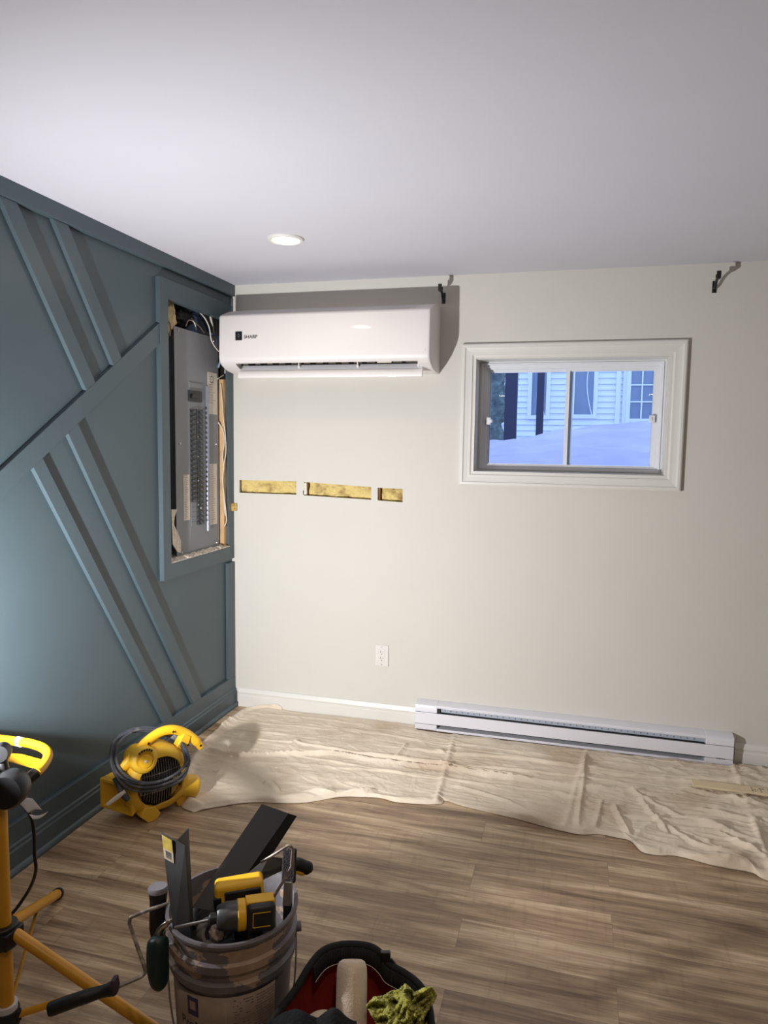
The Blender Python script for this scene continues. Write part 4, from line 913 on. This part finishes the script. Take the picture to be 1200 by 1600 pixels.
# metal angle standing at the left
an = empty('metal_corner_bead', 'grey metal corner angle with a yellow sticker standing in the bucket', 'metal angle', tuple(dp(280, 1450, 1.62)))
mb = MB()
quad_plate(mb, [dp(252, 1300, 1.62), dp(289, 1322, 1.585), dp(299, 1475, 1.585), dp(272, 1465, 1.60)], .0018)
quad_plate(mb, [dp(277, 1313, 1.60), dp(295, 1294, 1.67), dp(304, 1475, 1.67), dp(288, 1475, 1.60)], .0018)
mb.build('profile', m_dull, an, smooth=0)
s0 = [dp(253, 1304, 1.617), dp(269, 1313, 1.601), dp(272, 1349, 1.601), dp(257, 1341, 1.617)]
so = quad_plate(MB(), [p_ + (CAM - p_).normalized() * .002 for p_ in s0], -.0004).build('price_sticker', m_stk, an, smooth=0)
s1 = [s0[0].lerp(s0[1], .05), s0[0].lerp(s0[1], .95), (s0[1].lerp(s0[2], .55)), (s0[0].lerp(s0[3], .55))]
quad_plate(MB(), [p_ + (CAM - p_).normalized() * .003 for p_ in s1], -.0004).build('sticker_band', mat('sticker_yellow', (140, 122, 44), .6, var=.3, scale=60), an, smooth=0)
bar = MB(); e0 = s0[3].lerp(s0[0], .08); e1 = s0[2].lerp(s0[1], .08); h0 = (s0[0] - s0[3]) * .30
for k in range(7):
    a_ = e0.lerp(e1, .2 + k * .09); quad_plate(bar, [q_ + (CAM - q_).normalized() * .003 for q_ in (a_, a_ + (e1 - e0) * .04, a_ + (e1 - e0) * .04 + h0, a_ + h0)], -.0004)
bar.build('barcode', m_ink, an, smooth=0)
# black steel channel leaning to the right
def onpl(p0, p1, p2, px, py):
    n_ = (p1 - p0).cross(p2 - p0); d = ray(px, py); return CAM + d * ((p0 - CAM).dot(n_) / d.dot(n_))
cg = MB(); k0_, k1_, k2_ = dp(409, 1256, 1.86), dp(451, 1271, 1.85), dp(385, 1366, 1.74)
quad_plate(cg, [k0_, k1_, k2_, onpl(k0_, k1_, k2_, 345, 1425), onpl(k0_, k1_, k2_, 300, 1418)], .002)
k3_ = dp(428, 1331, 1.80)
quad_plate(cg, [k1_, onpl(k1_, k2_, k3_, 464, 1275), k3_, k2_], .002)
tag(cg.build('steel_channel', m_blacksteel, smooth=0), 'long blackened steel channel leaning out of the bucket to the upper right', 'steel channel')
# lower impact driver
d0 = 1.60
im = empty('impact_driver', 'yellow and black impact driver lying on top in the bucket with a long bit', 'power tool', tuple(dp(380, 1430, d0)))
ax_a, ax_b = dp(338, 1434, 1.590), dp(429, 1422, 1.625); AX = (ax_b - ax_a); AL = AX.length; AX.normalize()
MB().cyl(dp(274, 1449, 1.555), dp(330, 1437, 1.588), .0032, n=8).cyl(dp(272, 1449.4, 1.554), dp(275, 1449, 1.556), .0022, n=8).build('driver_bit', m_steel, im)
MB().lathe([(.0005, -.016), (.010, -.016), (.012, -.014), (.012, .004)], ax_a, 20, ax=tuple(AX)).build('chuck', m_toolb, im)
MB().lathe([(.012, 0), (.022, .001), (.026, .006), (.029, .018), (.0305, .022), (.0305, .042), (.031, .046)], ax_a, 28, ax=tuple(AX)).build('nose_cone', m_toolg, im)
MB().lathe([(.031, .045), (.033, .047), (.033, .062), (.031, .064)], ax_a, 28, ax=tuple(AX)).build('yellow_collar', m_yel, im)
cam_d = (CAM - ax_a).normalized(); upv = (UU - AX * UU.dot(AX)).normalized(); sd = AX.cross(upv)
MB().obox(ax_a + AX * (.063 + (AL - .063) / 2), (AX, upv, sd), ((AL - .063) / 2, .031, .031)).build('motor_housing', m_toolb, im, bevel=.012, seg=4)
MB().obox(ax_a + AX * (.066 + (AL - .07) / 2) + upv * .030, (AX, upv, sd), ((AL - .066) / 2, .0035, .018)).build('top_vents', m_yel, im, bevel=.002)
lp_ = ax_a + AX * (.070 + (AL - .075) / 2) - sd * .0312 * (1 if sd.dot(cam_d) < 0 else -1)
sN = (-sd if sd.dot(cam_d) < 0 else sd)
plb = MB()
for hx, hz_, du, dv in ((.019, .0008, 0, .015), (.019, .0008, 0, -.016), (.0008, .016, -.019, 0)): plb.obox(lp_ + AX * du + upv * dv, (AX, upv, sN), (hx, hz_, .0008))
plb.build('trim_line', m_yel, im, smooth=0)
MB().obox(ax_a + AX * .085 - upv * .075 - sN * .01, (AX, upv, sd), (.018, .055, .015)).build('grip', m_toolb, im, bevel=.008, seg=3)
# upper tool
u0 = 1.68
ut = empty('cordless_tool', 'yellow framed black cordless tool behind the impact driver in the bucket', 'power tool', tuple(dp(370, 1395, u0)))
e1_, e2_ = dp(340, 1396, u0 - .01), dp(408, 1384, u0 + .01); TX = (e2_ - e1_).normalized(); TU = (UU - TX * UU.dot(TX)).normalized(); TN = TX.cross(TU); TN = TN if TN.dot(CAM - e1_) > 0 else -TN
TC = e1_.lerp(e2_, .5) - TU * .014; TL = (e2_ - e1_).length / 2 + .006
MB().obox(TC, (TX, TU, TN), (TL, .040, .026)).build('yellow_shell', m_yel, ut, bevel=.010, seg=3)
MB().obox(TC + TX * .008 - TU * .006 + TN * .0235, (TX, TU, TN), (TL - .014, .033, .006)).build('side_panel', m_toolb, ut, bevel=.005, seg=3)
MB().obox(TC - TX * (TL - .006) - TU * .010 + TN * .018, (TX, TU, TN), (.009, .026, .010)).build('battery_vent', m_black, ut, bevel=.002)
rg = MB(); rc = TC - TX * .012 - TU * .010 + TN * .0305
for hx, hy, du, dv in ((.012, .0022, 0, .014), (.012, .0022, 0, -.014), (.0022, .014, -.010, 0), (.0022, .014, .010, 0)): rg.obox(rc + TX * du + TU * dv, (TX, TU, TN), (hx, hy, .0015))
rg.build('yellow_ring', m_yel, ut, bevel=.001)
MB().obox(TC + TX * .030 + TU * .006 + TN * .0305, (TX, TU, TN), (.0045, .004, .001)).obox(TC + TX * .020 - TU * .008 + TN * .0305, (TX + TU * .8, TU - TX * .8, TN), (.008, .0025, .001)).build('yellow_marks', m_yel, ut, smooth=0)
MB().obox(TC - TU * .09 - TN * .01, (TX, TU, TN), (.02, .06, .018)).build('grip', m_toolb, ut, bevel=.006)
# small roller frame standing at the right
tag(MB().tube(sm([dp(408, 1347, 1.66), dp(432, 1333, 1.655)], 2) + sm([dp(450, 1321, 1.65), dp(455, 1323, 1.65), dp(457, 1330, 1.65), dp(455, 1355, 1.65)], 4) + sm([dp(442, 1378, 1.64), dp(430, 1398, 1.64), dp(429, 1405, 1.64), dp(429, 1445, 1.62), dp(429, 1475, 1.62)], 3), .0034, 8).build('roller_wire_frame', m_wire, smooth=60), 'bent paint-caked wire roller frame standing at the right of the bucket', 'roller frame')
# brush
br = empty('paint_brush', 'paint brush standing bristles up against the right rim of the bucket', 'brush', tuple(dp(452, 1400, 1.70)))
def obq(a_, b_, w_, t_):
    A_ = (b_ - a_); L_ = A_.length; A_.normalize(); r_ = (RR - A_ * RR.dot(A_)).normalized(); return (a_ + b_) / 2, (A_, r_, A_.cross(r_)), (L_ / 2, w_, t_)
MB().obox(*obq(dp(451, 1379, 1.72), dp(453, 1326, 1.74), .0165, .008)).build('bristles', mat('black_bristles', (30, 22, 22), .8, var=.5, scale=90, bump=.6, bscale=300), br, bevel=.003)
MB().obox(*obq(dp(449, 1416, 1.70), dp(451, 1377, 1.72), .0105, .009)).build('ferrule', m_steel, br, bevel=.002)
MB().tube([dp(449, 1416, 1.70), dp(446, 1450, 1.69), dp(443, 1490, 1.68)], [.010, .006, .009], 10).build('handle', m_toolb, br)
# putty knife with handle over the right rim
pk = empty('putty_knife', 'putty knife whose black and yellow handle sticks out right of the bucket', 'putty knife', tuple(dp(470, 1355, 1.78)))
MB().tube(sm([dp(452, 1348, 1.75), dp(466, 1350, 1.76), dp(478, 1355, 1.77), dp(487, 1360, 1.775)], 5), [.012] * 4 + [.015] * 6 + [.016] * 3 + [.014, .010, .006], 14).build('handle', m_blackp, pk, smooth=60)
part(MB().tube([dp(460, 1361, 1.755), dp(472, 1362.5, 1.765), dp(483, 1363, 1.77)], [.005, .009, .004], 10).build('grip_insert', m_yel, pk, smooth=60), 'yellow grip insert')
quad_plate(MB(), [dp(454, 1342, 1.75), dp(420, 1338, 1.74), dp(385, 1366, 1.72), dp(400, 1380, 1.71), dp(454, 1354, 1.745)], .0015).build('blade', m_dull, pk, smooth=0)
# tape roll, caked scraper and jumble lower in the bucket
tr_c = dp(328, 1455, 1.62)
tag(MB().lathe([(.028, -.012), (.028, .012), (.020, .012), (.020, -.012), (.028, -.012)], tr_c, 28, ax=(.9, -.5, .35)).build('tape_roll', mat('grey_tape', (140, 136, 134), .6), smooth=40), 'grey tape roll below the bit at the front of the bucket', 'tape')
tag(blob(dp(338, 1458, 1.61), (.016, .014, .018), 11, 24, 16, .3).build('spackle_lump', mat('dried_spackle', (206, 186, 168), .9), smooth=60), 'lump of dried pinkish spackle at the front inside the bucket', 'spackle')
hz2 = empty('black_hose', 'black ribbed hose coil inside the bucket behind the tools', 'hose', tuple(dp(350, 1420, 1.72)))
MB().tube(sm([dp(300, 1450, 1.66), dp(305, 1425, 1.70), dp(322, 1402, 1.74), (dp(350, 1390, 1.76)), dp(372, 1392, 1.76)], 6), .009, 10).build('coil', m_blackp, hz2, smooth=60)
def jumble(u, v):
    an_ = 2 * math.pi * u; r = .134 * v; x_, y_ = math.cos(an_) * r, math.sin(an_) * r
    return BC + Vector((x_, y_, .235 + .03 * noise.fractal(Vector((x_ * 18, y_ * 18, 0)), 1, 2, 3)))
tag(MB().grid(jumble, 60, 24).build('black_rags', m_blackp, smooth=70), 'dark rags packed in the bucket beneath the power tools', 'rags', kind='stuff')
tag(MB().obox(dp(418, 1441, 1.60), (RR + UU * .3, UU, FF), (.012, .014, .006)).build('seed_packet', mat('red_printed_card', (170, 120, 104), .6, col2=(206, 190, 176), thr=(.4, .55), scale=90), bevel=.001), 'small red printed packet tucked inside the right front rim of the bucket', 'packet')
# grinder handle hanging at the left, green handled trowel
gh = empty('taping_knife', 'black handled knife with a grey end cap hanging outside the bucket at left', 'knife', tuple(dp(247, 1420, 1.70)))
MB().tube(sm([dp(247, 1388, 1.71), dp(247, 1410, 1.71), dp(246, 1440, 1.71), dp(248, 1475, 1.70)], 4), [.0225, .022, .021, .020, .0195, .019, .019, .019, .019, .0195, .018, .016, .012], 16).build('handle', mat('worn_black_grip', (20, 20, 22), .55, col2=(84, 80, 80), thr=(.66, .74), scale=40), gh, smooth=60)
MB().lathe([(.0005, .006), (.021, .006), (.0235, .002), (.0235, -.006)], dp(247, 1388, 1.71), 28, ax=tuple(UU)).build('end_cap', mat('grey_cap', (128, 124, 128), .5), gh)
tw = empty('trowel', 'trowel hooked over the bucket rim with a dark green handle hanging outside', 'trowel', tuple(dp(247, 1500, 1.62)))
MB().tube(sm([dp(247, 1462, 1.605), dp(247, 1475, 1.60), dp(246, 1500, 1.60), dp(248, 1525, 1.60), dp(249, 1546, 1.60)], 5), [.0135, .0175, .0205, .0225, .0235, .024, .0245, .0245, .0245, .0245, .0245, .0245, .0245, .024, .0235, .0225, .0215, .020, .018, .014, .008], 18).build('handle', m_green, tw, smooth=60)
MB().tube(sm([dp(247, 1466, 1.605), dp(252, 1452, 1.605), dp(262, 1442, 1.605), dp(274, 1434, 1.61)], 4), [.0115, .011, .0105, .010, .0095, .009, .0085, .008, .0075, .006, .005, .004, .003], 14, flat=.6).build('tang', mat('chrome', (200, 196, 190), .18, metal=1, var=.03), tw, smooth=60)
quad_plate(MB(), [dp(272, 1433, 1.61), dp(276, 1436, 1.61), dp(300, 1500, 1.62), dp(284, 1500, 1.63)], .0015).build('blade', m_dull, tw, smooth=0)
# big roller frame hanging out left with its handle over the tripod leg
rf = empty('paint_roller_frame', 'paint roller frame with a black handle reaching from the bucket over the tripod leg', 'roller frame', tuple(dp(130, 1557, 1.52)))
MB().tube([dp(300, 1402, 1.72), dp(262, 1412, 1.69), dp(234, 1421, 1.64)] + sm([dp(212, 1430, 1.585), dp(204, 1434, 1.58), dp(202, 1443, 1.58)], 4) + [dp(216, 1483, 1.565)] + sm([dp(226, 1512, 1.555), dp(227, 1519, 1.555), dp(221, 1526, 1.55)], 4) + [dp(205, 1533, 1.54), dp(180, 1544, 1.53)], .0042, 10).build('wire', m_wire, rf, smooth=60)
MB().tube(sm([dp(184, 1541, 1.53), dp(172, 1546, 1.525), dp(150, 1552, 1.52), dp(120, 1562, 1.51), dp(95, 1571, 1.505), dp(76, 1578, 1.50)], 4), [.009, .012, .0145, .015, .0145, .013, .0125, .0125, .013, .0135, .014, .014, .014, .0142, .0145, .0145, .0145, .0145, .0145, .0145, .013], 14).build('grip', mat('paint_flecked_black_grip', (16, 18, 20), .4, col2=(120, 124, 126), thr=(.70, .76), scale=45), rf, smooth=60)
MB().obox(dp(180, 1538, 1.525), (RR + UU * .35, UU - RR * .2, FF), (.006, .014, .012)).build('collar', mat('plum_collar', (62, 48, 60), .5), rf, bevel=.003)

# ------------------------------------------------------------ tool bag
bg = empty('tool_bag', 'open black tool bag with a red lining on the floor beside the bucket', 'bag', (1.43, -2.28, 0))
rim = [at(418, 1608, 2, .235), at(440, 1575, 2, .255), at(462, 1546, 2, .275), at(485, 1508, 2, .300), at(505, 1486, 2, .312), at(530, 1477, 2, .318), at(556, 1476, 2, .320), at(580, 1480, 2, .316), at(597, 1492, 2, .305), at(610, 1508, 2, .29), at(634, 1522, 2, .275), at(654, 1538, 2, .265), at(666, 1560, 2, .255), at(674, 1600, 2, .245),
       Vector((1.615, -2.36, .24)), Vector((1.60, -2.46, .24)), Vector((1.50, -2.50, .235)), Vector((1.38, -2.50, .235)), Vector((1.27, -2.46, .23)), Vector((1.235, -2.38, .23))]
RS = sm(rim + [rim[0]], 6)[:-1]; nR = len(RS); cen = sum(RS, Vector()) / nR
def inset(k, dz=0, sc=1.0, flr=None):
    return None
out = MB(); LV = 10
base = []
for p_ in RS:
    d = Vector((p_.x - cen.x, p_.y - cen.y, 0)); base.append(Vector((cen.x + d.x * 1.06, cen.y + d.y * 1.06, 0.003)))
for j in range(LV + 1):
    t_ = j / LV
    for i, p_ in enumerate(RS):
        q_ = base[i].lerp(p_, t_); d = Vector((p_.x - cen.x, p_.y - cen.y, 0)).normalized(); bul = .022 * math.sin(math.pi * t_) + .004 * noise.noise(q_ * 14)
        out.v.append(q_ + d * bul)
for j in range(LV):
    for i in range(nR): out.f.append((j * nR + i, j * nR + (i + 1) % nR, (j + 1) * nR + (i + 1) % nR, (j + 1) * nR + i))
out.f.append(tuple(range(nR - 1, -1, -1))); out.m = [0] * len(out.f); out.build('outer_shell', m_bagblk, bg, smooth=60)
inn = MB()
for j in range(LV + 1):
    t_ = j / LV
    for i, p_ in enumerate(RS):
        q_ = base[i].lerp(p_, t_); d = Vector((p_.x - cen.x, p_.y - cen.y, 0)).normalized(); bul = .022 * math.sin(math.pi * t_) - .007 + .010 * noise.noise(Vector((q_.x * 16, q_.y * 16, q_.z * 5)))
        inn.v.append(q_ + d * min(bul, .012) + Vector((0, 0, .006 * (1 - t_))))
for j in range(LV):
    for i in range(nR): inn.f.append((j * nR + i, (j + 1) * nR + i, (j + 1) * nR + (i + 1) % nR, j * nR + (i + 1) % nR))
inn.f.append(tuple(range(nR))); inn.m = [0] * len(inn.f); inn.build('lining', m_red, bg, smooth=60)
MB().tube(RS, .0085, 10, closed=True).build('rim_binding', m_bagblk, bg, smooth=60)
bnd = MB(); k0 = 3 * 6; k1 = 13 * 6
for i in range(k0, k1): # inner zip band below the rim
    a_, b_ = RS[i], RS[i + 1]; da = Vector((a_.x - cen.x, a_.y - cen.y, 0)).normalized(); db = Vector((b_.x - cen.x, b_.y - cen.y, 0)).normalized()
    bnd.add([a_ - da * .011, b_ - db * .011, b_ - db * .016 - Vector((0, 0, .034)), a_ - da * .016 - Vector((0, 0, .034))], [(0, 1, 2, 3)])
bnd.build('zip_band', m_bagblk, bg, smooth=60, solid=.004)
st = MB(); Z_ = [RS[i] - Vector((RS[i].x - cen.x, RS[i].y - cen.y, 0)).normalized() * .0195 - Vector((0, 0, .030)) for i in range(k0, k1)]
st.tube(Z_, .0009, 5); st.build('stitching', m_paper, bg)
zp = at(602, 1500, 2, .30); MB().obox(zp, (RR, UU, FF), (.012, .020, .006)).obox(zp + RR * .020 - UU * .012, (RR + UU * .8, UU - RR * .8, FF), (.006, .016, .004)).build('zip_pull', m_black, bg, bevel=.002)
# roller covers
rc1 = empty('roller_cover', 'cream roller cover standing upright in the tool bag', 'roller cover', tuple(dp(548, 1600, 1.56)))
a_ = dp(550, 1506, 1.60); b_ = dp(547, 1700, 1.50)
axr = (a_ - b_).normalized(); L_ = (a_ - b_).length
MB().lathe([(.012, -.02), (.015, .004), (.022, .008), (.029, .004), (.033, -.006), (.034, -.02), (.034, -L_)], a_, 40, ax=tuple(axr)).build('nap', m_roller, rc1, smooth=70)
MB().lathe([(.0005, -.012), (.0155, -.012)], a_, 24, ax=tuple(axr)).build('core', m_paper, rc1)
a2 = dp(488, 1600, 1.52); a2a = dp(520, 1584, 1.60)
tag(MB().lathe([(.0005, .012), (.012, .012), (.018, .010), (.028, .006), (.033, -.004), (.034, -.15)], dp(500, 1594, 1.57), 32, ax=(-.45, .8, .35)).build('roller_cover', m_roller, smooth=70), 'cream roller cover lying low in the tool bag left of the upright one', 'roller cover')
# black glove / cap
def glove(u, v):
    x_ = 425 + 132 * u; top = 1598 - 20 * max(0, math.sin(math.pi * min(1, u * 1.9))) * (u < .53) - 22 * math.exp(-((u - .72) / .16) ** 2)
    base_ = dp(x_, top + 150 * v ** 1.3, 1.50 - .14 * v); return base_ + Vector((0, 0, .004 * noise.fractal(Vector((u * 7, v * 7, 0)), 1, 2, 4)))
tag(MB().grid(glove, 60, 40).build('work_glove', mat('black_knit', (22, 24, 28), .9, var=.3, scale=40, bump=.5, bscale=200), smooth=70, solid=.004), 'black knit work glove lying at the front of the tool bag', 'glove')
# microfibre cloth
def mf(u, v):
    out_l = [(572, 1572), (585, 1558), (600, 1556), (612, 1548), (624, 1546), (634, 1537), (642, 1545), (648, 1552), (662, 1544), (676, 1542), (682, 1556), (672, 1564), (668, 1580), (666, 1600)]
    t_ = u * (len(out_l) - 1); i = min(int(t_), len(out_l) - 2); k = t_ - i
    x_ = out_l[i][0] * (1 - k) + out_l[i + 1][0] * k; y_ = out_l[i][1] * (1 - k) + out_l[i + 1][1] * k
    cx_, cy_ = 622, 1640; xx = x_ + (cx_ - x_) * v * .85; yy = y_ + (cy_ - y_) * v
    d = 1.54 - .10 * v + .028 * noise.fractal(Vector((u * 4.2, v * 3.2, 1.7)), 1, 2, 4)
    ri = 1 - abs(noise.noise(Vector((u * 6, v * 4.5, 4.0)))) * 2; d -= .034 * max(0, ri) ** 2; d += .02 * abs(noise.noise(Vector((u * 11, v * 8, 9))))
    p_ = dp(xx, yy, d); f_ = noise.noise(p_ * 420) * .0045 + noise.noise(p_ * 160) * .003; return p_ + Vector((f_, -f_, f_))
tag(MB().grid(mf, 300, 160).build('microfibre_cloth', m_cloth_y, smooth=80, solid=.003), 'fluffy lime yellow microfibre cloth bunched on the right of the tool bag', 'cloth')

# children were modelled in world coordinates: compensate the bases
bpy.context.view_layer.update()
for o in list(bpy.data.objects):
    if o.type == 'EMPTY' and 'base' in o:
        inv = Matrix.Translation(o.location).inverted()
        for c_ in o.children: c_.matrix_parent_inverse = inv
        del o['base']
